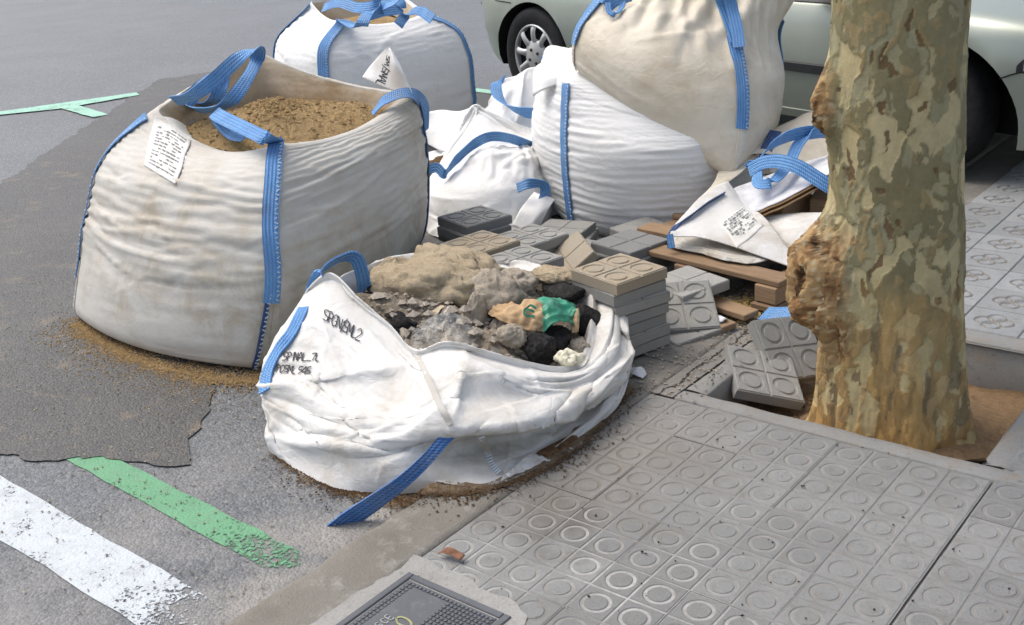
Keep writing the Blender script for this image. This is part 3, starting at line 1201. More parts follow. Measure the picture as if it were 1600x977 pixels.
def scatter(name, pts, size, mat, parent=None, seed=0, kind='stuff'):
    """little stones / grains joined into one mesh"""
    r = np.random.default_rng(seed)
    base = np.array([[1, 0, 0], [-1, 0, 0], [0, 1, 0], [0, -1, 0], [0, 0, 1], [0, 0, -1.0]])
    F0 = np.array([[0, 2, 4], [2, 1, 4], [1, 3, 4], [3, 0, 4], [2, 0, 5], [1, 2, 5], [3, 1, 5], [0, 3, 5]])
    n = len(pts)
    sz = r.uniform(size[0], size[1], (n, 1, 1)) * r.uniform(0.6, 1.3, (n, 1, 3))
    V = base[None] * r.uniform(0.7, 1.2, (n, 6, 1)) * sz
    a = r.uniform(0, 6.28, n)
    c, s = np.cos(a), np.sin(a)
    X = V[..., 0] * c[:, None] - V[..., 1] * s[:, None]; Y = V[..., 0] * s[:, None] + V[..., 1] * c[:, None]
    V = np.stack([X, Y, V[..., 2] * 0.7], -1) + np.asarray(pts)[:, None]
    F = (F0[None] + 6 * np.arange(n)[:, None, None]).reshape(-1, 3)
    o = wobj(name, V.reshape(-1, 3), F, mat, parent, smooth=False)
    if kind:
        o['kind'] = kind
    return o


def creases(P, n, seed, L=(.06, .25), amp=(.003, .009), w=(.008, .022), ang=0.0, spread=.5, vr=(0, 1), ur=(0, 1), closed=True, curve=1.5):
    """sharp-edged creases pressed into a cloth grid, laid out in its own metric"""
    r = np.random.default_rng(seed)
    N = grid_normals(P, closed)
    uv = grid_uv(P, closed).reshape(P.shape[0], P.shape[1], 2)
    W = uv[..., 0].max() * (1 + 1 / P.shape[1] if closed else 1)
    H = uv[..., 1].max()
    D = np.zeros(P.shape[:2])
    for _ in range(n):
        s0 = r.uniform(*ur) * W
        t0 = r.uniform(*vr) * H
        a = ang + r.normal(0, spread)
        l = r.uniform(*L); am = r.uniform(*amp) * r.choice((1, 1, -1)); ww = r.uniform(*w)
        ds = uv[..., 0] - s0
        if closed:
            ds = (ds + W / 2) % W - W / 2
        dt = uv[..., 1] - t0
        A = ds * math.cos(a) + dt * math.sin(a)
        B = -ds * math.sin(a) + dt * math.cos(a) + r.uniform(-curve, curve) * A * A
        e = np.clip(1 - (A / l) ** 2, 0, 1) ** 1.5
        wa = np.where(B > 0, ww, ww * r.uniform(1.5, 4.0))
        D += am * e * (np.exp(-np.abs(B) / wa) - .35 * np.exp(-(B / (3 * ww)) ** 2))
    return P + N * D[..., None]


# ---- front sand bag -----------------------------------------------------------------------
zr = road_z
b1 = empty('bulk_bag', (-2.0, 0.1, zr(-2.0)))
tag(b1, 'big off-white bulk bag full of ochre sand with blue corner straps, nearest the street', 'bulk bag', 'bulk bags')
base = [(-2.41, -.52), (-1.38, -.455), (-1.75, .72), (-2.62, .62)]
mk = lambda q, z: [(x, y, z + (zr(x) if z < 0.2 else 0)) for (x, y) in q]
ins = lambda q, k, c=(-2.04, .09): [(c[0] + (x - c[0]) * k, c[1] + (y - c[1]) * k) for (x, y) in q]
lv = [
    (mk(ins(base, .93), 0.002), .06, 0, 4),
    (mk(ins(base, 1.0), 0.035), .10, 0, 6),
    ([(-2.43, -.47, .16), (-1.335, -.44, .14), (-1.70, .75, .14), (-2.66, .62, .16)], .12, 0, 8),
    ([(-2.44, -.37, .38), (-1.30, -.39, .38), (-1.68, .77, .38), (-2.68, .60, .40)], .10, 0, 8),
    ([(-2.43, -.26, .58), (-1.37, -.30, .58), (-1.66, .76, .57), (-2.62, .62, .62)], .07, [.0, .0, .0, .0], 8),
    ([(-2.37, -.12, .695), (-1.46, -.19, .685), (-1.665, .74, .68), (-2.52, .64, .78)], [.02, .02, .02, .02], [-.055, -.04, -.02, .02], 7),
    ([(-2.33, -.055, .73), (-1.49, -.15, .70), (-1.69, .70, .70), (-2.49, .62, .845)], [-.005, .0, .0, .0], [-.085, -.06, -.03, .02], 5),
    ([(-2.315, -.04, .72), (-1.505, -.135, .685), (-1.70, .685, .685), (-2.475, .605, .835)], 0, [-.09, -.06, -.035, .015], 5),
    ([(-2.28, .0, .62), (-1.53, -.10, .60), (-1.72, .66, .60), (-2.46, .58, .70)], [.02, .02, .02, .02], [-.04, -.04, -.02, 0], 7),
    ([(-2.28, -.0, .50), (-1.53, -.10, .50), (-1.72, .66, .50), (-2.46, .58, .55)], .02, 0, 7),
]
P = surf4(lv, 240, 130)
vv = np.linspace(0, 1, 130)[:, None]
uu = np.linspace(0, 1, 240, endpoint=False)[None]
cd = np.abs(((uu * 4 + 0.5) % 1) - 0.5) * 2          # 0 at corners, 1 mid-side
up = np.exp(-((vv - 0.50) / 0.13) ** 2)
low = np.exp(-((vv - 0.03) / 0.05) ** 2)
ev = 0.010 + 0.065 * up * (0.6 + 0.4 * cd) + 0.05 * low
P = wrinkle(P, True, eu=0.004 + 0.02 * np.exp(-((vv - 0.66) / 0.06) ** 2), ev=ev, lo=-0.003, hi=0.005 + 0.020 * up + 0.006 * low, iters=260, bend=0.012, seed=4, amp=0.004, seed_scale=7, aniso=(0.35, 0.35, 3.2))
P = upsample(P, 234, 320)
P = creases(P, 110, 401, (.12, .50), (.005, .016), (.004, .011), 0.0, .09, (.28, .60), curve=.45)
P = creases(P, 60, 402, (.06, .2), (.003, .008), (.004, .010), 0.0, .4, (.02, .62))
B1 = P
nv_in = int(130 * 0.75)
Fg = grid_faces(234, 320, True)
fm = (Fg[:, 0] // 320 >= 176).astype(int)
wobj('fabric', P.reshape(-1, 3), Fg, (M['fab_sand'], M['fab_inside']), b1, uv=grid_uv(P, True), fmat=fm)
VR = 0.665                                              # v of the rim
# corner straps with their lifting loops
side_x = np.array([0.8, 0.6, 0.0])
seam_strap(b1, P, 0.0, .22, .60, w=.054, free=None, du=.01, wob=.0012)
seam_strap(b1, P, 0.25, .27, .655, w=.054, du=.01, wob=.0012, free=[(at(412, 215, z=.735), (.75, .5, .3)), (at(372, 196, z=.745), (.6, .6, .5)), (at(340, 180, z=.75), (.5, .7, .6)), (at(336, 176, z=.735), (.3, .8, .5)), (at(347, 194, z=.70), (.4, .8, .3)), (at(366, 211, z=.69), (.5, .7, .3)), (at(385, 214, z=.70), (.6, .6, .4))])
seam_strap(b1, P, 0.5, .12, .64, w=.054, du=.01)
seam_strap(b1, P, 0.75, .2, .62, w=.054, du=.01)
# thin dark seams below the webbing
for u_, v1 in ((0.0, .26), (0.25, .30), (0.5, .3)):
    seam_strap(b1, P, u_ - 0.003, .02, v1, w=.016, du=.008, off=.003, mat=M['strap_dark'], stitch=True, wob=.0012)
    seam_strap(b1, P, u_ + 0.006, .02, v1 + .0, w=.02, du=.008, off=.002, mat=M['fab_sand'], stitch=False)
# tall lifting loop from the street-side corner and its folded end
loop_strap(b1, [(at(272, 158, z=.76), (.3, .3, -.4)), (at(300, 150, z=.80), (.5, .5, -.3)), (at(335, 125, z=.86), (.7, .5, -.1)), (at(372, 92, z=.93), (.75, .6, .1)), (at(400, 77, z=.955), (.7, .65, .2)), (at(402, 92, z=.915), (.7, .65, .3)), (at(385, 125, z=.85), (.75, .6, .1)), (at(360, 158, z=.78), (.7, .6, .0)), (at(338, 170, z=.74), (.6, .6, -.2)), (at(310, 172, z=.72), (.5, .5, -.4)), (at(290, 165, z=.71), (.4, .4, -.5))], .054)
loop_strap(b1, [(at(290, 162, z=.74), (.45, .45, -.5)), (at(315, 135, z=.80), (.7, .55, -.25)), (at(337, 117, z=.83), (.75, .6, 0)), (at(349, 121, z=.815), (.7, .6, .3)), (at(344, 142, z=.77), (.65, .6, .2)), (at(330, 160, z=.725), (.55, .6, 0)), (at(300, 166, z=.70), (.4, .5, -.4))], .055)
loop_strap(b1, [(at(664, 205, z=.52), (-.2, .9, 0)), (at(664, 170, z=.62), (-.2, .9, .1)), (at(650, 150, z=.69), (-.3, .8, .2)), (at(628, 146, z=.715), (-.5, .7, .3)), (at(600, 158, z=.70), (-.5, .7, .4)), (at(582, 178, z=.655), (-.5, .7, .3))], .056)
# stiff corner of the bag standing up at the back right, with hand lettering
pk = [[at(566, 121, z=.74), at(590, 132, z=.715), at(615, 142, z=.70), at(646, 152, z=.69)],
      [at(578, 104, z=.78), at(597, 114, z=.765), at(617, 122, z=.76), at(640, 134, z=.735)],
      [at(592, 88, z=.83), at(604, 94, z=.825), at(615, 100, z=.82), at(630, 112, z=.79)],
      [at(606, 73, z=.88), at(608, 75, z=.875), at(611, 78, z=.87), at(616, 84, z=.855)]]
pk = upsample(np.array(pk), 24, 30, False)
pk = wrinkle(pk, False, eu=.01, ev=.01, lo=-.004, hi=.004, iters=40, bend=.3, seed=3)
flap = bag_obj(b1, pk, M['fab_white'], 'corner_flap', 0.003, False)
fr = surf_frame(pk, .52, .97, 3.2, 3.2, False, -math.pi / 2)


def flap_frame(x, y):
    """writing runs down the flap"""
    u, v = 0.30 + y * 4.2, 0.80 - x * 4.6
    p = sample(pk, np.array(u), np.array(v), False)
    tu = sample(pk, np.array(u + .02), np.array(v), False) - sample(pk, np.array(u - .02), np.array(v), False)
    tv = sample(pk, np.array(u), np.array(v + .02), False) - sample(pk, np.array(u), np.array(v - .02), False)
    n = unit(np.cross(tu, tv))
    if n @ (CAM_LOC - p) < 0:
        n = -n
    return p, n


handwriting('lettering', 'SM/SMAL', flap_frame, b1, M['ink'], .045, .004, seed=4, adv=.6)
# printed document sleeve sewn to the near left corner
sp1 = lambda x, y: surf_pt(B1, x, y, .014)
lab = [[sp1(225, 258), sp1(248, 272), sp1(274, 288)],
       [sp1(229, 236), sp1(254, 246), sp1(284, 262)],
       [sp1(234, 214), sp1(261, 222), sp1(290, 240)],
       [sp1(239, 195), sp1(267, 202), sp1(298, 222)],
       [sp1(244, 180), sp1(273, 186), sp1(305, 206)]]
labP = upsample(np.array(lab), 30, 24, False)
labP = wrinkle(labP, False, eu=.012, ev=.012, lo=-.003, hi=.004, iters=40, bend=.3, seed=9)
bag_obj(b1, labP, M['label'], 'document_sleeve', 0.002, False)


def sheet_print(parent, S, rows, mat, n=None, v_hi=.80, v_lo=.10, u_lo=.16, u_hi=.9, seed=5, name='printing'):
    """rows of printed text blocks laid on a sheet"""
    r = random.Random(seed)
    mb = MB()

    def fr_(u, v):
        p = sample(S, np.array(u), np.array(v), False)
        tu = sample(S, np.array(u + .01), np.array(v), False) - sample(S, np.array(u - .01), np.array(v), False)
        tv = sample(S, np.array(u), np.array(v + .01), False) - sample(S, np.array(u), np.array(v - .01), False)
        nn = unit(np.cross(tu, tv))
        if nn @ (CAM_LOC - p) < 0:
            nn = -nn
        return p, nn, unit(tu)
    for k in range(rows):
        v = v_hi - (v_hi - v_lo) * k / (rows - 1)
        u = u_lo
        while u < u_hi:
            wd = r.uniform(.03, .13)
            if r.random() < .78:
                us = np.linspace(u, min(u_hi, u + wd), 3)
                P_, N_ = [], []
                for q in us:
                    p, nn, tt = fr_(q, v)
                    P_.append(p + nn * .003); N_.append(nn)
                P_ = np.array(P_); N_ = np.array(N_)
                T_ = unit(np.gradient(P_, axis=0))
                mb.ribbon(P_, np.cross(N_, T_), r.choice((.003, .0045, .006)), .0006)
            u += wd + r.uniform(.015, .05)
    o_ = mb.build(name, mat, parent)
    o_['kind'] = 'stuff'
    return o_


sheet_print(b1, labP, 13, M['ink_grey'], v_hi=.72, v_lo=.08)
# the sand itself
ring = P[187]
S = ring_fill(ring * np.array([1, 1, 0]) + np.array([0, 0, .625]), 0.085, 60, 3, .018)
tag(wobj('sand_heap', S.reshape(-1, 3), grid_faces(S.shape[0], S.shape[1], True), M['sand']), 'ochre sand filling the big bag nearest the street', 'sand', kind='stuff')
pts = S[2:-1].reshape(-1, 3)[RNG.integers(0, 56 * 320, 4200)] + RNG.normal(0, .004, (4200, 3)) * np.array([1, 1, .3])
scatter('sand_grains', pts, (.002, .0045), M['sand'], None, 2)
pts = S[2:-1].reshape(-1, 3)[RNG.integers(0, 56 * 320, 420)] + np.array([0, 0, .002])
tag(scatter('sand_clods', pts, (.005, .012), M['sand'], None, 3), 'small clods of damp sand in the big bag nearest the street', 'sand')
tag(bpy.data.objects['sand_grains'], 'coarse grains on top of the sand in the big bag nearest the street', 'sand')

# ---- bag behind it, towards the street ----------------------------------------------------
def simple_bag(name, label, base, c, H, lv_extra, mat, inside_mat, seed, nu=208, nv=100, ev_amt=.04, rim_v=.7):
    pass


b2 = empty('bulk_bag', (-3.6, 2.3, zr(-3.6)))
tag(b2, 'white bulk bag of sand with crossed blue straps, farthest back by the car tail', 'bulk bag', 'bulk bags')
base = [(-3.42, 1.80), (-3.02, 2.62), (-3.90, 2.95), (-4.22, 2.12)]
c2 = (-3.64, 2.37)
lv = [
    (mk(ins(base, .94, c2), .002), .05, 0, 4),
    (mk(ins(base, 1.0, c2), .05), .07, 0, 6),
    ([(x, y, .25) for x, y in ins(base, 1.03, c2)], .08, 0, 8),
    ([(x, y, .48) for x, y in ins(base, 1.02, c2)], .07, 0, 8),
    ([(x, y, .64) for x, y in ins(base, .93, c2)], .04, -.01, 8),
    ([(-3.45, 2.0, .745), (-3.20, 2.50, .73), (-3.70, 2.70, .86), (-3.98, 2.22, .80)], .01, [-.03, -.0, -.02, -.03], 6),
    ([(-3.47, 2.04, .765), (-3.24, 2.50, .745), (-3.70, 2.68, .90), (-3.95, 2.23, .84)], 0, [-.04, -.01, -.02, -.04], 5),
    ([(-3.48, 2.06, .755), (-3.25, 2.49, .735), (-3.69, 2.67, .89), (-3.94, 2.24, .83)], 0, [-.04, -.01, -.02, -.04], 5),
    ([(-3.49, 2.10, .66), (-3.28, 2.48, .66), (-3.68, 2.64, .72), (-3.9, 2.26, .70)], 0, 0, 6),
]
P = surf4(lv, 200, 100)
vv = np.linspace(0, 1, 100)[:, None]
P = wrinkle(P, True, eu=.02 * np.exp(-((vv - .62) / .12) ** 2), ev=.012 + .05 * np.exp(-((vv - .55) / .15) ** 2), lo=-.004, hi=.022, iters=220, bend=.02, seed=14, seed_scale=5, aniso=(.6, .6, 2))
P = creases(P, 60, 411, (.1, .35), (.004, .014), (.008, .022), 0.1, .4, (.2, .68))
Fg = grid_faces(100, 200, True)
wobj('fabric', P.reshape(-1, 3), Fg, (M['fab_white'], M['fab_inside']), b2, uv=grid_uv(P, True), fmat=(Fg[:, 0] // 200 >= 86).astype(int))
seam_strap(b2, P, 0.0, .30, .70, w=.07, du=.012, free=[(at(560, 42, z=.80), (.7, .6, .1)), (at(575, 22, z=.86), (.6, .7, .2)), (at(600, 12, z=.88), (.4, .7, .5)), (at(622, 2, z=.92), (.4, .7, .5))])
seam_strap(b2, P, 0.25, .10, .69, w=.05, du=.012)
seam_strap(b2, P, 0.5, .2, .68, w=.06, du=.012)
seam_strap(b2, P, 0.75, .2, .68, w=.06, du=.012)
loop_strap(b2, [(at(505, 12, z=.84), (.3, .4, .7)), (at(530, 4, z=.88), (.2, .5, .8)), (at(560, 12, z=.87), (.2, .5, .8)), (at(590, 6, z=.89), (.3, .4, .8)), (at(600, -12, z=.93), (.3, .3, .8))], .06)
loop_strap(b2, [(at(572, 26, z=.80), (.3, .4, .8)), (at(600, 18, z=.82), (.3, .4, .8)), (at(625, 14, z=.83), (.3, .4, .8)), (at(622, 2, z=.87), (.3, .5, .7)), (at(590, -2, z=.88), (.3, .5, .7))], .055)
loop_strap(b2, [(at(676, 30, z=.77), (.3, .5, .7)), (at(655, 17, z=.80), (.5, .5, .6)), (at(636, 22, z=.78), (.6, .5, .4)), (at(622, 40, z=.72), (.6, .5, .2))], .06)
ring = P[92]
S = ring_fill(ring * np.array([1, 1, 0]) + np.array([0, 0, .69]), 0.05, 26, 13, .012)
tag(wobj('sand_heap', S.reshape(-1, 3), grid_faces(S.shape[0], S.shape[1], True), M['sand']), 'ochre sand showing in the farthest white bulk bag', 'sand', kind='stuff')

# ---- tall white bag in the middle ---------------------------------------------------------
b3 = empty('bulk_bag', (-1.2, 1.7, 0))
tag(b3, 'tall clean white bulk bag standing upright under the cream bag', 'bulk bag', 'bulk bags')
base = [(-1.36, 1.33), (-.76, 1.40), (-.86, 2.04), (-1.92, 1.92)]
c3 = (-1.22, 1.68)
lv = [
    ([(x, y, -.03) for x, y in ins(base, .94, c3)], .04, 0, 5),
    ([(x, y, .03) for x, y in ins(base, 1.0, c3)], .07, 0, 7),
    ([(x, y, .20) for x, y in ins(base, 1.03, c3)], .10, 0, 9),
    ([(x, y, .38) for x, y in ins(base, 1.03, c3)], .10, 0, 9),
    ([(-1.38, 1.36, .56), (-.77, 1.43, .46), (-.86, 2.04, .46), (-1.92, 1.92, .58)], .06, 0, 9),
    ([(-1.38, 1.40, .655), (-.82, 1.48, .52), (-.90, 2.0, .52), (-1.88, 1.9, .69)], .03, 0, 9),
    ([(-1.32, 1.48, .675), (-.90, 1.54, .53), (-.95, 1.95, .53), (-1.72, 1.85, .70)], .0, 0, 9),
    ([(-1.1, 1.6, .66), (-.95, 1.65, .53), (-.95, 1.8, .53), (-1.2, 1.8, .68)], .0, 0, 9),
]
P = surf4(lv, 220, 120)
vv = np.linspace(0, 1, 120)[:, None]
uu = np.linspace(0, 1, 220, endpoint=False)[None]
cd = np.abs(((uu * 4 + 0.5) % 1) - 0.5) * 2
P = wrinkle(P, True, eu=.002, ev=.016 + .035 * (1 - cd) ** 1.5, lo=-.003, hi=.004 + .010 * (1 - cd), iters=260, bend=.008, seed=24, seed_scale=7, amp=.004, aniso=(.3, .3, 4))
P = upsample(P, 170, 260)
P = creases(P, 90, 421, (.06, .4), (.002, .008), (.004, .010), 0.02, .07, (.05, .7), curve=.3)
bag_obj(b3, P, M['fab_white'])
B3 = P
seam_strap(b3, P, 0.0, .12, .66, w=.052, du=.012)
seam_strap(b3, P, 0.0, .01, .17, w=.05, du=.012, mat=M['fab_sand'], off=.004)
seam_strap(b3, P, 0.5, .12, .64, w=.05, du=.012)
seam_strap(b3, P, 0.75, .12, .64, w=.05, du=.012)
# its free white corner folded up at the left of the cream bag
fl = [[at(832, 150, d=5.05), at(850, 140, d=4.98), at(880, 128, d=4.95), at(905, 122, d=4.95)],
      [at(834, 112, d=5.1), at(852, 118, d=5.0), at(878, 118, d=4.96), at(900, 118, d=4.96)],
      [at(846, 98, d=5.15), at(858, 100, d=5.08), at(872, 106, d=5.0), at(890, 112, d=4.97)],
      [at(862, 88, d=5.2), at(866, 90, d=5.15), at(874, 97, d=5.08), at(884, 106, d=5.0)]]
fl = wrinkle(upsample(np.array(fl), 20, 24, False), False, eu=.03, ev=.03, lo=-.008, hi=.012, iters=50, bend=.2, seed=2)
bag_obj(b3, fl, M['fab_white'], 'corner_flap', .003, False)

# ---- cream bag slumped on top of it --------------------------------------------------------
b4 = empty('bulk_bag', (-1.0, 1.75, .6))
tag(b4, 'stained cream bulk bag slumped at a tilt on top of the tall white bag', 'bulk bag', 'bulk bags')
lv = [
    ([at(925, 118, d=5.0), at(1100, 236, d=4.85), (-.82, 2.02, .40), (-1.33, 2.0, .72)], 0, 0, 8),
    ([at(900, 108, d=4.86), at(1138, 276, d=4.60), (-.80, 2.08, .34), (-1.40, 2.08, .68)], [.03, .03, .03, .03], [-.012, 0, 0, 0], 6),
    ([at(893, 80, d=4.82), at(1158, 228, d=4.54), (-.75, 2.10, .40), (-1.44, 2.12, .74)], [.09, .07, .07, .06], 0, 8),
    ([at(905, 40, d=4.80), at(1162, 145, d=4.54), (-.73, 2.10, .60), (-1.42, 2.12, .90)], [.11, .08, .08, .07], 0, 8),
    ([at(940, 0, d=4.84), at(1150, 70, d=4.60), (-.74, 2.08, .78), (-1.36, 2.1, 1.05)], [.10, .06, .07, .06], 0, 9),
    ([at(985, -50, d=4.90), at(1138, 0, d=4.68), (-.62, 2.05, .98), (-1.25, 2.05, 1.18)], [.06, .04, .05, .05], 0, 9),
    ([at(1010, -95, d=4.98), at(1115, -65, d=4.82), (-.74, 1.98, 1.14), (-1.12, 1.98, 1.26)], .02, 0, 10),
    ([at(1040, -105, d=5.05), at(1090, -90, d=4.95), (-.84, 1.9, 1.2), (-1.0, 1.9, 1.26)], 0, 0, 10),
]
P = surf4(lv, 220, 110)
vv = np.linspace(0, 1, 110)[:, None]
uu = np.linspace(0, 1, 220, endpoint=False)[None]
top = np.clip((vv - .42) / .25, 0, 1)
Pc = upsample(P, 40, 64)
vc = np.linspace(0, 1, 40)[:, None]
tc_ = np.clip((vc - .42) / .22, 0, 1)
Pc2 = wrinkle(Pc, True, eu=.09 * tc_, ev=.02 * tc_, lo=-.010 - .025 * tc_, hi=.006 + .035 * tc_, iters=160, bend=.03, seed=31, seed_scale=3.2, amp=.03, aniso=(1.3, 1.3, .8))
P = upsample(Pc2, 110, 220)
P = wrinkle(P, True, eu=.004 + .02 * top, ev=.012 + .03 * np.exp(-((vv - .15) / .1) ** 2), lo=-.003, hi=.010, iters=160, bend=.02, seed=33, seed_scale=8, aniso=(.6, .6, 2.5))
P = creases(P, 46, 431, (.08, .30), (.008, .028), (.008, .024), 1.3, .45, (.45, .9))
P = creases(P, 40, 432, (.1, .4), (.002, .006), (.006, .014), 0.0, .15, (.05, .5))
bag_obj(b4, P, M['fab_cream'])
seam_strap(b4, P, 0.0, .33, .60, w=.055, du=.012, free=[(at(948, 8, d=4.76), (.7, .3, -.5)), (at(962, 0, d=4.74), (.6, .3, -.6)), (at(985, -8, d=4.74), (.4, .3, -.7))])
seam_strap(b4, P, 0.0, .16, .36, w=.03, du=.012, mat=M['fab_cream'], off=.003)
seam_strap(b4, P, 0.25, .33, .60, w=.055, du=.012)
seam_strap(b4, P, 0.25, .15, .36, w=.028, du=.012, mat=M['fab_cream'], off=.003)
loop_strap(b4, [(surf_pt(P, 1150, 66, .02), (.9, .5, -.2)), (surf_pt(P, 1142, 40, .02), (.9, .5, -.2)), (surf_pt(P, 1131, 10, .02), (.9, .5, -.2)), (at(1122, -20, d=4.62), (.9, .5, -.2)), (at(1134, -22, d=4.60), (.9, .5, .2)), (surf_pt(P, 1143, 10, .035), (.9, .5, -.1)), (surf_pt(P, 1151, 45, .035), (.9, .5, -.1)), (surf_pt(P, 1155, 74, .03), (.9, .5, -.1))], .05)
loop_strap(b4, [(at(950, 4, d=4.74), (.8, .4, -.3)), (at(952, 18, d=4.72), (.8, .4, -.3)), (at(962, 22, d=4.71), (.7, .4, .3)), (at(972, 10, d=4.73), (.7, .4, .3)), (at(975, -8, d=4.76), (.8, .4, .2))], .025)
seam_strap(b4, P, 0.5, .2, .6, w=.05, du=.012)
seam_strap(b4, P, 0.75, .2, .6, w=.05, du=.012)

# ---- torn bag of rubble at the kerb ---------------------------------------------------------
b5 = empty('bulk_bag', (-.65, -.3, -.04))
tag(b5, 'low sagging white bulk bag of building rubble with handwriting, in front on the kerb', 'bulk bag', 'bulk bags')
G_ = lambda x, y: on_ground(x, y, 0.002)
A_ = lambda x, y, d: at(x, y, d=d)
base = [G_(425, 692), G_(452, 732), G_(520, 762), G_(590, 773), at(665, 770, z=-.035), at(740, 760, z=.004), at(803, 748, z=.004), at(881.2, 705, z=.004), at(948, 650, z=.004), at(973, 606, z=.004),
        (-.33, .12, .004), (-.55, .20, -.03), (-.85, .20, -.03), (-1.03, .06, -.02), (-1.11, -.2, -.02), (-1.08, -.52, -.02)]
low = [A_(416, 660, 3.30), A_(440, 695, 3.23), A_(520, 728, 3.10), A_(595, 742, 3.02), A_(668, 738, 2.99), A_(745, 728, 3.00), A_(822, 712, 3.05), A_(898.8, 675, 3.16), A_(963, 622, 3.30), A_(978, 585, 3.44),
       (-.31, .14, .06), (-.55, .23, .04), (-.86, .23, .04), (-1.06, .08, .05), (-1.15, -.2, .05), (-1.12, -.53, .04)]
und = [A_(411, 625, 3.34), A_(455, 660, 3.22), A_(530, 692, 3.10), A_(605, 705, 3.025), A_(678, 703, 3.00), A_(752, 690, 3.085), A_(835, 672, 3.15), A_(907.6, 640, 3.27), A_(966, 600, 3.38), A_(979, 568, 3.47),
       (-.31, .15, .10), (-.55, .24, .08), (-.86, .24, .08), (-1.07, .09, .09), (-1.16, -.2, .09), (-1.13, -.52, .09)]
mid = [A_(409, 595, 3.37), A_(468, 618, 3.24), A_(540, 652, 3.12), A_(615, 672, 3.03), A_(690, 670, 2.95), A_(765, 668, 2.945), A_(848, 655, 3.01), A_(916.4, 627, 3.145), A_(970, 585, 3.33), A_(978, 545, 3.50),
       (-.31, .16, .15), (-.55, .25, .13), (-.86, .24, .14), (-1.08, .09, .16), (-1.16, -.2, .16), (-1.13, -.5, .16)]
m2 = [A_(418, 560, 3.42), A_(480, 575, 3.31), A_(548, 612, 3.19), A_(622, 640, 3.08), A_(690, 626, 3.01), A_(755, 622, 3.02), A_(842, 618, 3.08), A_(910.2, 600, 3.20), A_(963, 565, 3.35), A_(974, 520, 3.52),
      A_(966, 478, 3.66), (-.55, .26, .19), (-.86, .24, .21), (-1.08, .09, .23), (-1.15, -.2, .24), (-1.13, -.45, .23)]
sh = [A_(440, 515, 3.48), A_(497, 510, 3.40), A_(556, 555, 3.28), A_(622, 588, 3.19), A_(668, 592, 3.11), A_(738, 578, 3.07), A_(825, 588, 3.12), A_(898.8, 585, 3.22), A_(946, 550, 3.34), A_(958, 500, 3.50),
      A_(946, 458, 3.66), A_(885.6, 426, 3.82), A_(800, 412, 3.92), (-1.06, .08, .30), (-1.12, -.18, .32), (-1.10, -.38, .31)]
rim = [A_(476, 462, 3.53), A_(516, 428, 3.50), A_(562, 468, 3.42), A_(608, 507, 3.34), A_(649, 548, 3.25), A_(703, 535, 3.19), A_(795, 558, 3.22), A_(872, 573, 3.27), A_(908.5, 560, 3.35), A_(924.3, 500, 3.50),
       A_(919, 452, 3.65), A_(862, 434, 3.80), A_(795, 420, 3.88), (-1.0, .06, .31), A_(578, 468, 3.74), A_(535, 445, 3.62)]
rimo = [np.array(q) + np.array([(q[0] + .66) * .035, (q[1] + .28) * .035, -.022]) for q in rim]
inn = [p_ * .985 + np.array([-.66, -.28, .16]) * .015 - np.array([0, 0, .018]) for p_ in [np.array(q) for q in rim]]
inn2 = [p_ * .92 + np.array([-.66, -.28, .05]) * .08 - np.array([0, 0, .12]) for p_ in [np.array(q) for q in rim]]
P = surf_ctrl([base, low, und, mid, m2, sh, rimo, rim, inn, inn2], 96, 52)
vv = np.linspace(0, 1, 52)[:, None]
body = np.exp(-((vv - .38) / .26) ** 2)
P = wrinkle(P, True, eu=.02 * body, ev=.05 * body, lo=-.016, hi=.022, iters=160, bend=.03, seed=41, seed_scale=2.6, amp=.03, aniso=(.9, .9, 2.6))
P = upsample(P, 130, 288)
vv = np.linspace(0, 1, 130)[:, None]
body = np.exp(-((vv - .42) / .30) ** 2)
P = wrinkle(P, True, eu=.006 * body, ev=.012 * body, lo=-.004, hi=.006, iters=120, bend=.03, seed=43, seed_scale=6, amp=.004, aniso=(.7, .7, 2.6))
P = upsample(P, 200, 416)
P = creases(P, 44, 441, (.12, .42), (.010, .028), (.008, .022), 0.15, .45, (.10, .62), curve=.9)
P = creases(P, 120, 442, (.04, .18), (.003, .010), (.003, .008), 0.1, .8, (.05, .68))


def pressed(P, lines, amp, w, side=2.5):
    """named folds of this bag: each line is a list of photo points on it"""
    N = grid_normals(P, True)
    for (pts, a_, w_) in lines:
        C = resample(np.array([surf_pt(P, x, y, 0) for x, y in pts]), 40)
        T = unit(np.gradient(C, axis=0))
        d = np.linalg.norm(P[:, :, None] - C[None, None], axis=-1)
        k = d.argmin(-1)
        dm = np.take_along_axis(d, k[..., None], -1)[..., 0]
        S = np.cross(N, T[k])
        sg = ((P - C[k]) * S).sum(-1)
        ww = np.where(sg > 0, w_, w_ * side)
        e = np.sin(np.clip(k / 39, .04, .96) * math.pi) ** .6
        P = P + N * (a_ * e * np.exp(-dm / ww))[..., None]
    return P


P = pressed(P, [([(652, 556), (668, 592), (688, 636), (706, 668)], .020, .014), ([(662, 566), (600, 585), (520, 596), (440, 600)], .022, .020), ([(420, 630), (520, 652), (620, 655), (690, 640)], .016, .018),
                ([(436, 690), (520, 694), (600, 706), (660, 712)], .014, .016), ([(728, 545), (724, 590), (716, 640), (708, 664)], .020, .012), ([(735, 560), (800, 598), (880, 612), (975, 590)], .020, .016),
                ([(712, 668), (800, 664), (880, 648), (955, 622)], .028, .012), ([(820, 600), (880, 604), (960, 578)], -.016, .010), ([(560, 500), (600, 545), (640, 580)], .010, .012), ([(480, 560), (530, 620), (560, 690)], .010, .014)], 0, 0)
P[..., 2] = np.maximum(P[..., 2], np.where(P[..., 0] < -.36, -.05 - .03 * (P[..., 0] + .35), 0) + .004)
G5 = P
bag_obj(b5, P, M['fab_rubble'], thick=.003)
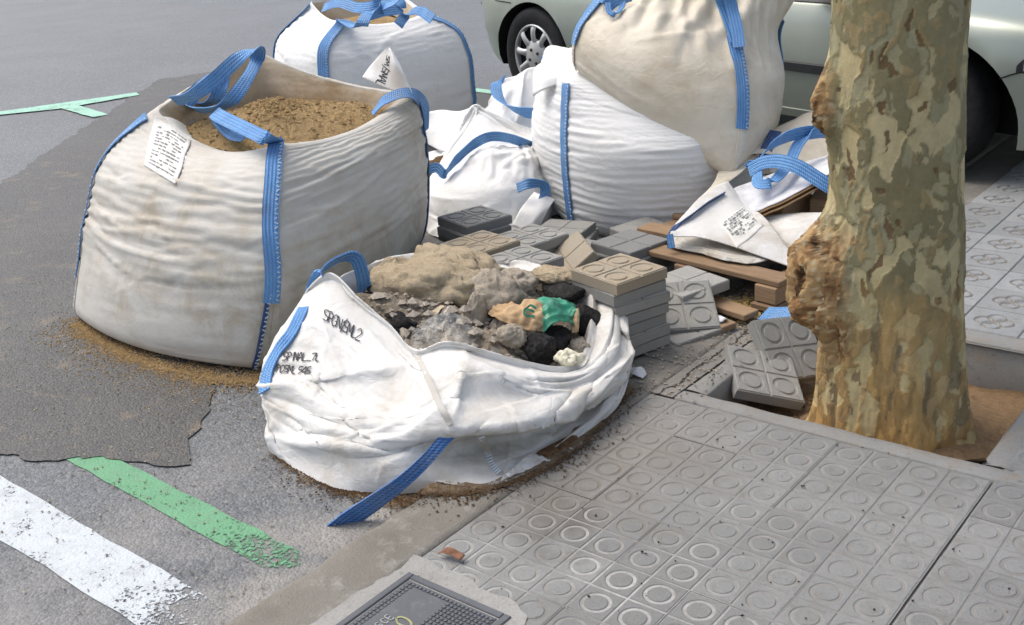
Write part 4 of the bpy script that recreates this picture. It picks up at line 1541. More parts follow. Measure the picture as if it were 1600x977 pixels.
# strap over the left corner with a standing loop
loop_strap(b5, [(surf_pt(G5, 413, 612, .012), (.4, .1, .2)), (surf_pt(G5, 418, 580, .012), (.6, .3, .3)), (surf_pt(G5, 434, 548, .014), (.6, .3, .3)), (surf_pt(G5, 455, 520, .014), (.7, .4, .3)), (surf_pt(G5, 470, 490, .014), (.8, .5, .3)), (surf_pt(G5, 484, 460, .014), (.7, .5, .5)), (A_(505, 422, 3.52), (.5, .4, .7)), (A_(535, 403, 3.55), (.4, .6, .3)), (A_(556, 404, 3.58), (.5, .8, .0)), (A_(566, 430, 3.62), (.6, .8, 0)), (A_(570, 462, 3.66), (.6, .8, 0)), (A_(568, 490, 3.68), (.6, .8, 0))], .045, th=.005)
# free strap that trails over the kerb
sx = np.array([.55, .75, .1])
tail = [(A_(712, 668, 2.94), (.8, .3, -.5)), (A_(690, 692, 2.95), (.7, .4, -.5)), (A_(665, 720, 2.93), (.5, .5, -.6)), (A_(630, 752, 2.91), (.4, .6, -.6)), (A_(585, 785, 2.905), (.4, .6, -.6)), (A_(545, 812, 2.91), (.45, .75, -.4)), (A_(524, 828, 2.925), (.5, .8, -.35))]
loop_strap(b5, tail, [.034, .032, .034, .040, .050, .060, .062], th=.005, mat=M['strap_mid'])
# fold seam and stitched patch in the front
for (pts_, w_, m_) in (([surf_pt(G5, 652, 556, .004), surf_pt(G5, 668, 590, .004), surf_pt(G5, 688, 635, .004), surf_pt(G5, 704, 664, .004)], .016, 'fab_sand'),):
    loop_strap(b5, [(q, (.8, .6, 0)) for q in pts_], w_, .003, mat=M[m_], name='seam')
zz = MB()
sp = resample(np.array([surf_pt(G5, 752, 682, .003), surf_pt(G5, 760, 700, .003), surf_pt(G5, 768, 724, .003), surf_pt(G5, 782, 742, .003)]), 18)
for k in range(17):
    T_ = unit(sp[k + 1] - sp[k]); S_ = unit(np.cross(T_, unit(CAM_LOC - sp[k]))); N_ = np.cross(S_, T_)
    R_ = np.stack([S_, T_, N_], 1)
    zz.box(sp[k] + N_ * .004, (.016, .0035, .003), R_)
zz.build('stitching', M['stitch'], b5)
loop_strap(b5, [(q, (.8, .6, 0)) for q in (sp[0], sp[8], sp[17])], .022, .003, mat=M['fab_sand'], name='seam')

# torn lower edge with dirt showing through and ragged cloth below
tear = [[surf_pt(G5, x, y, .005) for x, y in row] for row in (((835, 718), (862, 712), (888, 700), (905, 690)), ((838, 708), (862, 700), (884, 690), (902, 682)), ((846, 702), (866, 692), (882, 684), (896, 680)))]
TS = upsample(np.array(tear), 12, 22, False)
TS = TS + unit(CAM_LOC - TS.mean((0, 1))) * (.004 * fbm(TS, 60, 3, 4))[..., None]
bag_obj(b5, TS, plain('torn_hole_dirt', (0.13, 0.075, 0.04), .95, .5, 60, .1, 0, .006), 'torn_hole', 0, False)
rg = [[surf_pt(G5, x, y, .006) for x, y in ((800, 742), (822, 736), (845, 724), (870, 716), (905, 694))], [surf_pt(G5, x, y, .014) for x, y in ((796, 746), (818, 728), (848, 716), (868, 722), (912, 690))], [surf_pt(G5, x, y, .020) for x, y in ((790, 742), (812, 722), (836, 708), (872, 728), (918, 692))]]
RS = wrinkle(upsample(np.array(rg), 14, 40, False), False, eu=.08, ev=.08, lo=-.008, hi=.010, iters=60, bend=.03, seed=8, amp=.008, seed_scale=30)
bag_obj(b5, RS, M['fab_rubble'], 'ragged_edge', .002, False)


def px_frame(S, px, py, ex, ey, scale):
    """writing frame on a surface: origin at the grid vertex seen at (px,py); ex,ey are the photo directions of the line"""
    rel = S.reshape(-1, 3) - CAM_LOC
    q = rel @ AX.T
    u = 800 + FPX * q[:, 0] / q[:, 2]; v = 488.5 + FPX * q[:, 1] / q[:, 2]
    nrm = grid_normals(S, True).reshape(-1, 3)
    fac = (nrm * rel).sum(-1) < 0
    idx = np.where(fac)[0]

    def f(x, y):
        tx, ty = px + (x * ex[0] + y * ey[0]) * scale, py + (x * ex[1] + y * ey[1]) * scale
        d2 = (u[idx] - tx) ** 2 + (v[idx] - ty) ** 2
        near = idx[np.argsort(d2)[:60]]
        near = near[q[near, 2] < q[near, 2].min() + .06]
        k4 = near[:6]
        w = 1 / (((u[k4] - tx) ** 2 + (v[k4] - ty) ** 2) + 1.0)
        dep = (q[k4, 2] * w).sum() / w.sum()
        n = unit((nrm[k4] * w[:, None]).sum(0))
        return at(tx, ty, d=dep), n
    return f


handwriting('lettering', 'SPGN/SML2', px_frame(P, 503, 500, (.86, .50), (.25, -.97), 520), b5, M['ink'], .034, .0032, adv=.45, seed=2, lift=.004)
handwriting('lettering', 'SPINAL_7L', px_frame(P, 441, 564, (.99, .02), (.2, -.98), 520), b5, M['ink'], .024, .0034, adv=.56, seed=5, lift=.004)
handwriting('lettering', 'PO5ML 545', px_frame(P, 430, 582, (.98, .08), (.3, -.95), 520), b5, M['ink'], .024, .0034, adv=.52, seed=6, lift=.004)

# ---- crumpled half-empty bag between the full ones ------------------------------------------
b6 = empty('bulk_bag', (-1.85, 1.3, -.01))
tag(b6, 'crumpled half-empty white bulk bag behind the dark loose tile', 'bulk bag', 'bulk bags')
base = [G_(657, 352), G_(705, 378), G_(765, 385), G_(825, 372), G_(862, 340), (-1.55, 1.56, -.01), (-1.8, 1.75, 0), (-2.1, 1.72, 0), (-2.32, 1.5, .01), (-2.33, 1.28, .01)]
lowr = [A_(652, 320, 5.2), A_(700, 345, 5.03), A_(765, 352, 4.93), A_(828, 338, 4.98), A_(868, 305, 5.2), (-1.52, 1.6, .12), (-1.8, 1.8, .12), (-2.12, 1.75, .12), (-2.34, 1.5, .12), (-2.35, 1.27, .12)]
midr = [A_(655, 298, 5.22), A_(705, 300, 5.05), A_(770, 295, 4.97), A_(830, 285, 5.04), A_(864, 262, 5.28), (-1.58, 1.65, .25), (-1.82, 1.82, .25), (-2.1, 1.78, .25), (-2.3, 1.5, .22), (-2.32, 1.28, .2)]
upr = [A_(672, 284, 5.28), A_(715, 262, 5.15), A_(770, 245, 5.08), A_(822, 238, 5.14), A_(846, 240, 5.38), A_(832, 215, 5.55), A_(800, 192, 5.65), A_(745, 195, 5.7), A_(700, 225, 5.6), A_(680, 255, 5.45)]
topr = [A_(706, 240, 5.32), A_(728, 222, 5.27), A_(768, 216, 5.24), A_(802, 218, 5.33), A_(806, 210, 5.45), A_(785, 195, 5.5), A_(762, 176, 5.5), A_(742, 166, 5.5), A_(728, 178, 5.45), A_(712, 210, 5.4)]
apx = [A_(742 + 5 * math.cos(k), 168 + 3 * math.sin(k), 5.46) for k in range(10)]
P = surf_ctrl([base, lowr, midr, upr, topr, apx], 72, 40)
P = wrinkle(P, True, eu=.05, ev=.05, lo=-.03, hi=.03, iters=120, bend=.05, seed=51, seed_scale=2.4, amp=.04)
P = upsample(P, 100, 190)
P = wrinkle(P, True, eu=.02, ev=.02, lo=-.006, hi=.008, iters=120, bend=.05, seed=53, seed_scale=9, amp=.004)
P = creases(P, 50, 451, (.06, .25), (.006, .018), (.008, .022), .3, .8)
bag_obj(b6, P, M['fab_white'])
loop_strap(b6, [(A_(662, 268, 5.12), (.3, .3, .8)), (A_(682, 262, 5.1), (.3, .3, .9)), (A_(694, 272, 5.08), (.3, .3, .9)), (A_(703, 262, 5.1), (.3, .3, .9)), (A_(715, 248, 5.12), (.2, .4, .9)), (A_(740, 226, 5.15), (.3, .5, .8)), (A_(765, 214, 5.15), (.4, .6, .7)), (A_(795, 216, 5.2), (.4, .7, .5)), (A_(830, 228, 5.35), (.4, .7, .5))], .045)
loop_strap(b6, [(A_(808, 294, 4.93), (.3, .4, .7)), (A_(828, 287, 4.90), (.4, .4, .6)), (A_(850, 290, 4.92), (.8, .5, .1)), (A_(850, 310, 4.93), (.9, .4, -.1)), (A_(838, 335, 4.90), (.9, .4, -.1)), (A_(824, 360, 4.90), (.9, .4, -.1))], .045)
fl = [[A_(660, 178, 5.68), A_(690, 172, 5.62), A_(715, 174, 5.55), A_(738, 168, 5.5)],
      [A_(664, 205, 5.66), A_(690, 205, 5.56), A_(715, 208, 5.48), A_(732, 200, 5.44)],
      [A_(670, 226, 5.64), A_(690, 236, 5.52), A_(706, 240, 5.42), A_(722, 226, 5.38)]]
fl = wrinkle(upsample(np.array(fl), 22, 30, False), False, eu=.04, ev=.04, lo=-.012, hi=.015, iters=60, bend=.12, seed=5, amp=.01)
bag_obj(b6, fl, M['fab_white'], 'mouth_flap', .003, False)
c6 = A_(690, 252, 5.42)
th6 = np.arange(40) / 40 * 2 * math.pi
ring6 = np.stack([c6[0] + .15 * np.cos(th6), c6[1] + .15 * np.sin(th6), np.full(40, c6[2] - .10)], -1)
S = ring_fill(ring6, .12, 16, 77, .02)
M['soil_dark'] = m_soil('brown_soil', (0.14, 0.085, 0.045), (0.20, 0.125, 0.07), (0.08, 0.05, 0.03))
tag(wobj('soil_heap', S.reshape(-1, 3), grid_faces(16, 40, True), M['soil_dark']), 'brown soil in the mouth of the crumpled white bag', 'soil', kind='stuff')
# lower folded corner at its right foot
fl = [[A_(800, 352, 4.9), A_(826, 362, 4.88), A_(842, 358, 4.9)], [A_(815, 325, 4.92), A_(838, 335, 4.88), A_(856, 328, 4.9)], [A_(835, 300, 4.98), A_(852, 306, 4.93), A_(867, 312, 4.92)]]
fl = wrinkle(upsample(np.array(fl), 20, 22, False), False, eu=.04, ev=.04, lo=-.012, hi=.015, iters=60, bend=.12, seed=6, amp=.01)
bag_obj(b6, fl, M['fab_white'], 'corner_flap', .003, False)

# ---- another empty bag leaning behind it ----------------------------------------------------
b7 = empty('bulk_bag', (-2.15, 2.15, 0))
tag(b7, 'empty white bulk bag leaning behind the crumpled one, below the car wheel', 'bulk bag', 'bulk bags')
base = [(-2.45, 1.95, .01), (-2.2, 1.85, .01), (-1.95, 1.9, 0), (-1.75, 2.05, 0), (-1.75, 2.35, 0), (-2.0, 2.5, 0), (-2.3, 2.45, .01), (-2.5, 2.2, .01)]
midr = [A_(742, 205, 6.0), A_(765, 215, 5.8), A_(800, 222, 5.7), A_(840, 215, 5.75), (-1.75, 2.3, .25), (-1.95, 2.45, .28), (-2.25, 2.4, .28), (-2.42, 2.2, .26)]
upr = [A_(760, 165, 6.0), A_(780, 165, 5.85), A_(808, 170, 5.75), A_(845, 165, 5.8), (-1.78, 2.28, .38), (-1.95, 2.4, .42), (-2.15, 2.35, .42), (-2.3, 2.2, .4)]
topr = [A_(778, 128, 6.0), A_(795, 122, 5.95), A_(815, 114, 5.9), A_(845, 108, 5.9), (-1.85, 2.28, .54), (-1.95, 2.34, .56), (-2.05, 2.33, .54), (-2.12, 2.25, .50)]
apx = [A_(815 + 6 * math.cos(k * .8), 116 + 3 * math.sin(k * .8), 5.98) for k in range(8)]
P = surf_ctrl([base, midr, upr, topr, apx], 56, 36)
P = wrinkle(P, True, eu=.05, ev=.04, lo=-.03, hi=.03, iters=120, bend=.05, seed=61, seed_scale=2.4, amp=.04)
P = wrinkle(upsample(P, 80, 140), True, eu=.015, ev=.015, lo=-.005, hi=.006, iters=80, bend=.06, seed=63)
P = creases(P, 40, 461, (.06, .25), (.006, .018), (.008, .022), .3, .8)
bag_obj(b7, P, M['fab_white'])
loop_strap(b7, [(A_(788, 124, 5.86), (.4, .5, .6)), (A_(776, 130, 5.82), (.8, .5, .2)), (A_(778, 150, 5.76), (.7, .5, -.3)), (A_(792, 166, 5.68), (.5, .5, -.6)), (A_(812, 174, 5.62), (.3, .5, -.7)), (A_(838, 178, 5.62), (.3, .5, -.7))], .06)

# ------------------------------------------------------------------ plane tree
def m_bark():
    t = NT('plane_bark')
    p = t.objc()
    wob = t.n('TexNoise'); t.lk(p, wob.inputs['Vector']); wob.inputs['Scale'].default_value = 11; wob.inputs['Detail'].default_value = 5
    add = t.n('VectorMath', operation='MULTIPLY_ADD')
    t.lk(wob.outputs['Color'], add.inputs[0]); add.inputs[1].default_value = (.085, .085, .11); t.lk(p, add.inputs[2])
    q = t.mapv(add.outputs[0], (1.3, 1.3, .5))

    def cells(scale, loc):
        v = t.n('TexVoronoi'); t.lk(t.mapv(q, (1, 1, 1), loc=loc), v.inputs['Vector']); v.inputs['Scale'].default_value = scale
        return t.sep(v.outputs['Color'])[0]
    a = cells(19, (0, 0, 0)); b = cells(24, (3, 5, 1)); c_ = cells(36, (7, 2, 9))
    base = t.mix(t.ramp(t.noise(p, 4, 5, .6), .3, .7), (0.165, 0.150, 0.095), (0.235, 0.215, 0.140))
    col = t.mix(t.ramp(b, .66, .70), base, (0.285, 0.28, 0.205))
    col = t.mix(t.ramp(c_, .80, .83), col, (0.175, 0.125, 0.07))
    cream = t.ramp(a, .74, .76)
    col = t.mix(cream, col, (0.47, 0.415, 0.27))
    cream2 = t.ramp(c_, .07, .05)
    col = t.mix(cream2, col, (0.42, 0.375, 0.25))
    spots = t.ramp(t.noise(p, 26, 4, .7), .66, .72)
    col = t.mix(spots, col, (0.10, 0.055, 0.03))
    # rusty, flaking foot and wounds
    z = t.sep(p)[2]
    lowk = t.ramp(t.math('ADD', z, t.math('MULTIPLY', t.math('SUBTRACT', t.noise(p, 6, 5, .7), .5), .5)), .08, .62, 1, 0)
    f2 = t.noise(t.mapv(p, (1, 1, .3)), 30, 5, .75)
    rust = t.mix(t.ramp(f2, .35, .65), (0.30, 0.20, 0.085), (0.17, 0.095, 0.04))
    rust = t.mix(t.ramp(t.noise(t.mapv(p, (1, 1, .4)), 13, 4, .7), .5, .66), rust, (0.42, 0.34, 0.20))
    col = t.mix(t.math('MULTIPLY', lowk, .86), col, rust)
    col = t.mix(t.ramp(t.noise(p, 150, 3, .7), .3, .75, 0, .25), col, (.07, .06, .04))
    h = t.math('ADD', t.math('MULTIPLY', t.math('ADD', cream, cream2), -1.2), t.math('MULTIPLY', t.noise(t.mapv(p, (1, 1, .6)), 18, 5, .65), 1.2))
    h = t.math('ADD', h, t.math('MULTIPLY', t.ramp(b, .66, .70), -.5))
    h = t.math('ADD', h, t.math('MULTIPLY', t.math('MULTIPLY', lowk, f2), 5.0))
    return t.done(col, .85, t.bump(h, .004, .9), .2)


def m_wound():
    t = NT('bark_wound')
    p = t.objc()
    f = t.noise(t.mapv(p, (1, 1, .35)), 34, 6, .75)
    g = t.noise(p, 9, 5, .7)
    c = t.mix(t.ramp(f, .36, .62), (0.42, 0.29, 0.15), (0.20, 0.11, 0.05))
    c = t.mix(t.ramp(g, .55, .70), c, (0.045, 0.025, 0.015))
    c = t.mix(t.ramp(t.noise(p, 17, 4, .7), .58, .7), c, (0.45, 0.37, 0.25))
    return t.done(c, .95, t.bump(t.math('ADD', f, g), .014, 1.0), .1)


def m_bark_attr():
    """bark colour comes with the flakes: each flake carries its own tone in a colour attribute"""
    t = NT('plane_bark_flakes')
    at_ = t.n('Attribute'); at_.attribute_name = 'flake'
    p = t.objc()
    c = at_.outputs['Color']
    c = t.mix(t.ramp(t.noise(p, 55, 5, .7), .35, .7, 0, .35), c, t.mix(1.0, c, (.55, .50, .42), 'MULTIPLY'))
    c = t.mix(t.ramp(t.noise(p, 7, 4, .6), .4, .7, 0, .4), c, t.mix(1.0, c, (1.15, 1.08, .85), 'MULTIPLY'))
    h = t.math('ADD', t.noise(t.mapv(p, (1, 1, .5)), 60, 5, .7), t.math('MULTIPLY', t.noise(p, 200, 2, .6), .5))
    return t.done(c, .85, t.bump(h, .0025, .8), .2)


def worley(Q, seed):
    """id hash and F1/F2 of the nearest feature point"""
    I = np.floor(Q).astype(np.int64)
    b1 = np.full(Q.shape[:-1], 9.0); b2 = b1.copy(); idv = np.zeros(Q.shape[:-1])
    for a in (-1, 0, 1):
        for b in (-1, 0, 1):
            for c in (-1, 0, 1):
                J = I + np.array([a, b, c])
                f = np.stack([_hash(J[..., 0], J[..., 1], J[..., 2], seed + k) for k in (1, 2, 3)], -1)
                d = np.linalg.norm(J + f - Q, axis=-1)
                h = _hash(J[..., 0], J[..., 1], J[..., 2], seed + 7)
                m = d < b1
                b2 = np.where(m, b1, np.minimum(b2, d))
                idv = np.where(m, h, idv)
                b1 = np.minimum(b1, d)
    return idv, b1, b2


M['bark'] = m_bark()
M['wound'] = m_wound()
tree = empty('plane_tree', (.47, .42, PIT_Z))
tag(tree, 'thick mottled plane tree trunk with flaking ochre foot, in the square pit', 'tree')
NT_ = 330
TH = np.arange(NT_) / NT_ * 2 * math.pi
ZS = np.concatenate([np.linspace(-.06, 1.6, 430), np.linspace(1.61, 3.4, 120)])
ang_l = math.atan2(-.62, -.78)                # towards photo left
V = np.zeros((len(ZS), NT_, 3))
for k, z in enumerate(ZS):
    r = .178 - .006 * z + .035 * math.exp(-max(z, 0) / .30) + .03 * math.exp(-max(z, 0) / .07)
    rr = r * (1 + .035 * np.cos(3 * TH + 1.0 + .4 * z) + .02 * np.cos(5 * TH + 2 * z))
    rr = rr + .016 * np.exp(-max(z, 0) / .25) * np.cos(7 * TH + .6)
    cx = .47 - .028 * (z + PIT_Z) - .01; cy = .42 - .022 * (z + PIT_Z)
    V[k] = np.stack([cx + rr * np.cos(TH), cy + rr * np.sin(TH), np.full(NT_, z + PIT_Z)], -1)


def lump(V, zc, a0, amp, sz, sa, cz=PIT_Z, p=2):
    z = V[..., 2] - cz
    da = (TH[None] - a0 + math.pi) % (2 * math.pi) - math.pi
    g = amp * np.exp(-np.abs((z - zc) / sz) ** p - (da / sa) ** 2)
    V[..., 0] += g * np.cos(TH)[None]; V[..., 1] += g * np.sin(TH)[None]


lump(V, 1.03, ang_l, .055, .10, .30)
lump(V, .98, ang_l + .1, .02, .05, .2)
lump(V, .50, ang_l + .02, .080, .14, .50, p=3)
lump(V, .42, ang_l + .10, .045, .07, .32)
lump(V, .60, ang_l - .15, .05, .09, .4)
lump(V, .20, ang_l + .1, .02, .14, .4)
lump(V, .55, ang_l + math.pi + .15, .016, .10, .4)
nrm = np.stack([np.cos(TH), np.sin(TH), TH * 0], -1)[None]
V = V + nrm * (.005 * fbm(V * np.array([1, 1, .5]), 16, 4, 3))[..., None]
zloc = V[..., 2] - PIT_Z
da = (TH[None] - ang_l + math.pi) % (2 * math.pi) - math.pi
wm = np.exp(-np.abs((zloc - .46) / .22) ** 4 - (da / .55) ** 4) + np.exp(-((zloc - 1.0) / .08) ** 2 - (da / .28) ** 2)
rough_n = fbm(V * np.array([1, 1, .35]), 26, 4, 8)
V = V + nrm * (wm * (.036 * rough_n + .014 * fbm(V * np.array([1, 1, .4]), 70, 3, 9, .7) - .018 * (np.abs(fbm(V * np.array([1, 1, .25]), 30, 3, 19)) < .07)))[..., None]
foot = np.exp(-np.clip(zloc, 0, 9) / .22)
V = V + nrm * (foot * .010 * fbm(V * np.array([1, 1, .3]), 40, 3, 18))[..., None]
# peeling flakes: patches at different depths, each with its own colour
warp = np.stack([fbm(V, 13, 4, 101), fbm(V, 13, 4, 102), fbm(V, 13, 4, 103)], -1) * .045
Q = (V + warp) * np.array([1.3, 1.3, .62])
ia, _, _ = worley(Q * 17, 11)
ib, _, _ = worley(Q * 22, 23)
ic, _, _ = worley(Q * 40, 37)
sel = fbm(V, 5, 3, 140)
olive = np.array([.155, .142, .086]); olive2 = np.array([.225, .208, .132])
tone = np.clip(.5 + 1.1 * fbm(V, 4, 3, 120), 0, 1)[..., None]
colr = olive * (1 - tone) + olive2 * tone
dep_ = np.zeros(V.shape[:2])


def lay_(mask, col, d):
    global colr, dep_
    colr = np.where(mask[..., None], np.array(col) * (1 + .10 * fbm(V, 20, 2, 77))[..., None], colr)
    dep_ = np.where(mask, d, dep_)


lay_(ib > .72, (.26, .255, .18), -.0015)
lay_((ic > .84), (.26, .205, .115), .0010)
lay_((ic > .60) & (ic < .66), (.31, .295, .205), -.0018)
lay_(ia > .80, (.47, .415, .27), -.0035)
lay_((ia > .62) & (ia < .68) & (ic > .35), (.41, .365, .24), -.0030)
lay_((ic < .035), (.13, .075, .04), -.004)
lowk = np.clip((.58 - (zloc + .22 * fbm(V, 6, 4, 55))) / .42, 0, 1)
f2 = fbm(V * np.array([1, 1, .28]), 34, 4, 66)
rust = np.where((f2 > .05)[..., None], np.array([.46, .285, .105]), np.array([.30, .175, .065]))
rust = np.where((ib > .72)[..., None], np.array([.50, .41, .24]), rust)
rust = np.where((f2 < -.28)[..., None], np.array([.12, .07, .035]), rust)
colr = colr * (1 - .9 * lowk[..., None]) + rust * .9 * lowk[..., None]
dep_ = dep_ * (1 - lowk) + lowk * (.007 * f2 - .003 * (ib > .72))
colr = colr * .80 + .20 * np.array([.29, .275, .195])      # dust evens the tones a little
colr = np.clip(colr * np.array([1.11, 1.06, .93]), 0, .62)
wn = fbm(V * np.array([1, 1, .35]), 30, 4, 91); wn2 = fbm(V, 55, 3, 92)
wc = np.where((wn > .0)[..., None], np.array([.40, .265, .13]), np.array([.24, .135, .06]))
wc = np.where((wn2 > .30)[..., None], np.array([.48, .38, .24]), wc)
wc = np.where((wn < -.32)[..., None], np.array([.07, .04, .022]), wc)
wk = np.clip((wm + .5 * fbm(V, 12, 3, 93) - .25) / .35, 0, 1)[..., None]
colr = colr * (1 - wk) + wc * wk
V = V + nrm * dep_[..., None]
F = grid_faces(len(ZS), NT_, True)
M['bark_flakes'] = m_bark_attr()
tr_o = wobj('trunk', V.reshape(-1, 3), F, M['bark_flakes'], tree)
ca = tr_o.data.color_attributes.new('flake', 'FLOAT_COLOR', 'POINT')
ca.data.foreach_set('color', np.concatenate([colr.reshape(-1, 3), np.ones((colr.shape[0] * colr.shape[1], 1))], 1).astype(np.float32).ravel())
top = V[-1].mean(0)
lr = random.Random(5)
leaves = []
for k in range(5):                            # limbs and crown high above the street
    a = k * 1.26 + .4
    e = top + np.array([math.cos(a) * 1.5, math.sin(a) * 1.5, 2.2 + .4 * (k % 2)])
    m_ = (top + e) / 2 + np.array([math.cos(a) * .25, math.sin(a) * .25, -.1])
    q = resample(np.array([top - np.array([0, 0, .15]), m_, e]), 14)
    MB().tube(q, np.linspace(.11, .03, 14), 10).build('limb', M['bark'], tree, smooth=True)
    for _ in range(420):
        c = q[lr.randrange(6, 14)] + np.array([lr.gauss(0, .55), lr.gauss(0, .55), lr.gauss(.25, .45)])
        leaves.append(c)
leaves = np.array(leaves)
n_ = len(leaves)
d1 = unit(RNG.normal(size=(n_, 3))); d2 = unit(np.cross(d1, RNG.normal(size=(n_, 3))))
sz = RNG.uniform(.07, .13, (n_, 1))
LV = np.stack([leaves - d1 * sz, leaves - d2 * sz * .6, leaves + d1 * sz, leaves + d2 * sz * .6], 1).reshape(-1, 3)
M['leaf'] = plain('plane_leaf', (0.07, 0.12, 0.035), .6, .4, 3)
wobj('crown', LV, np.arange(4 * n_).reshape(-1, 4), M['leaf'], tree, smooth=False)

# ------------------------------------------------------------------ parked car
def m_carpaint():
    t = NT('car_paint')
    f = t.noise(t.objc(), 2, 4, .6)
    c = t.mix(t.ramp(f, .3, .7), (0.27, 0.30, 0.255), (0.30, 0.33, 0.285))
    c = t.mix(t.ramp(t.noise(t.objc(), 12, 6, .7), .55, .75, 0, .18), c, (.30, .27, .22))
    return t.done(c, .36, None, .5, .35, Coat_Weight=0.45, Coat_Roughness=0.1)


M['car_paint'] = m_carpaint()
M['rubber'] = plain('tyre_rubber', (0.018, 0.018, 0.019), .8, .3, 30, .3)
M['black_plastic'] = plain('black_plastic', (0.022, 0.023, 0.026), .5, .2, 30, .4)
M['hubcap'] = plain('hubcap_silver', (0.50, 0.50, 0.49), .35, .1, 12, .5, .5)
M['well'] = plain('wheel_well', (0.008, 0.008, 0.009), .9, .2)


def m_glass(name, col, rough=.05):
    t = NT(name)
    return t.done(col, rough, None, .6, 0.0, Coat_Weight=0.5)


M['car_glass'] = m_glass('car_glass', (.015, .018, .02))
M['lamp_glass'] = m_glass('headlamp_glass', (.45, .47, .48), .08)
M['dark_lamp'] = m_glass('tail_lamp', (.03, .035, .045), .12)

car_dir = math.atan2(2.624 - 3.367, -.167 + 3.117)
car = empty('parked_car', (-3.117, 3.367, .033), (0, rad(.7), car_dir))
tag(car, 'silver green estate car parked nose-in behind the bags', 'car')
WB = 2.99
# body: sections along the length; local x forward from rear axle, y across (0 = near side, positive away), z up
xs = np.concatenate([np.linspace(-.92, -.5, 14), np.linspace(-.45, 3.3, 60), np.linspace(3.35, 3.88, 18)])
secs = []
for x in xs:
    e = 0.0
    if x < -.35:
        e = ((-.35 - x) / .57) ** 2.2
    if x > 3.15:
        e = max(e, ((x - 3.15) / .73) ** 2.0)
    ins_ = .42 * e                            # plan-view rounding of the ends
    zt = .80 if x < 2.45 else .80 - .055 * (x - 2.45) - .06 * max(0, x - 3.1) ** 1.5
    if x < -.4:
        zt = .80 - .25 * max(0, -.55 - x)
    zb = .19 + (.16 * min(1, max(0, (-.30 - x) / .4)) if x < -.30 else 0) + (.06 * max(0, (x - 3.5) / .38) if x > 3.5 else 0)
    hood = zt + (.14 * min(1, max(0, (3.9 - x) / 1.2)) if x > 2.45 else .16)
    W = 1.74
    near = [(.10, zb), (.035, zb + .01), (.012, zb + .07), (.0, zb + .16), (-.012, .45), (-.014, .55), (.0, .68), (.022, zt - .03), (.05, zt), (.12, zt + .02), (.40, (zt + hood) / 2 + .03)]
    pts = [(y + ins_ * (1 - .25 * (z > .6)), z) for y, z in near]
    pts.append((W / 2, hood))
    pts += [(W - y, z) for y, z in pts[:-1][::-1]]
    secs.append([(x + (.06 * e if False else 0), y, z) for y, z in pts])
Bd = np.array(secs)
mbb = MB()
F = grid_faces(Bd.shape[0], Bd.shape[1], True).tolist()
F = [f[::-1] for f in F]
n_p = Bd.shape[1]
F.append(list(range(n_p)))
F.append([(Bd.shape[0] - 1) * n_p + k for k in range(n_p)][::-1])
me = mesh('body', Bd.reshape(-1, 3), F, mats=(M['car_paint'], M['well']))
body_o = obj('body', me, car)
cut = MB()
for hx in (0.0, WB):
    n = 48
    th_ = np.arange(n) / n * 2 * math.pi
    for (y0, y1) in ((-.2, .34), (1.40, 1.95)):
        ring_ = np.stack([hx + .385 * np.cos(th_), np.zeros(n), .295 + .375 * np.sin(th_)], -1)
        Vc = np.concatenate([ring_ + np.array([0, y0, 0]), ring_ + np.array([0, y1, 0])])
        Fc = [[k, (k + 1) % n, n + (k + 1) % n, n + k] for k in range(n)] + [list(range(n))[::-1], [n + k for k in range(n)]]
        cut.add(Vc, Fc, m=0)
import bmesh
cme = mesh('cut', np.concatenate(cut.V), cut.F, mats=(M['well'],))
bm = bmesh.new(); bm.from_mesh(cme); bmesh.ops.recalc_face_normals(bm, faces=bm.faces); bm.to_mesh(cme); bm.free()
bm = bmesh.new(); bm.from_mesh(me); bmesh.ops.recalc_face_normals(bm, faces=bm.faces); bm.to_mesh(me); bm.free()
cut_o = obj('cut', cme, car)
md = body_o.modifiers.new('arches', 'BOOLEAN')
md.operation = 'DIFFERENCE'; md.object = cut_o; md.solver = 'EXACT'
try:
    md.material_mode = 'TRANSFER'
except Exception:
    pass
bpy.context.view_layer.update()
dg = bpy.context.evaluated_depsgraph_get()
me2 = bpy.data.meshes.new_from_object(body_o.evaluated_get(dg))
body_o.modifiers.clear()
body_o.data = me2
bpy.data.objects.remove(cut_o)
bm = bmesh.new(); bm.from_mesh(me2)
for e_ in bm.edges:
    if len(e_.link_faces) == 2 and e_.calc_face_angle(0) > rad(38):
        e_.smooth = False
bm.to_mesh(me2); bm.free()


def lpart(name, build, mat, parent=car, smooth=False):
    mb_ = MB()
    build(mb_)
    return mb_.build(name, mat, parent, smooth=smooth, world=False)


def side_y(x, z):
    """near-side surface of the body"""
    i = int(np.argmin(np.abs(xs - x)))
    s_ = Bd[i][:9]
    return float(np.interp(z, s_[1:, 2], s_[1:, 1]))


def side_strip(name, x0, x1, z0, z1, mat, proud=.012, n=24, taper=0.0, zf=None, parent=car):
    X = np.linspace(x0, x1, n)
    rows = []
    zz_ = [(0, -.004), (.12, proud), (.88, proud), (1, -.004)]
    for a, pr in zz_:
        row = []
        for x in X:
            zl, zh = (z0, z1) if zf is None else zf(x)
            z = zl + (zh - zl) * a
            row.append((x, side_y(x, z) - pr, z))
        rows.append(row)
    R_ = np.array(rows)
    return lpart(name, lambda m_: m_.add(R_.reshape(-1, 3), grid_faces(4, n)), mat, parent)


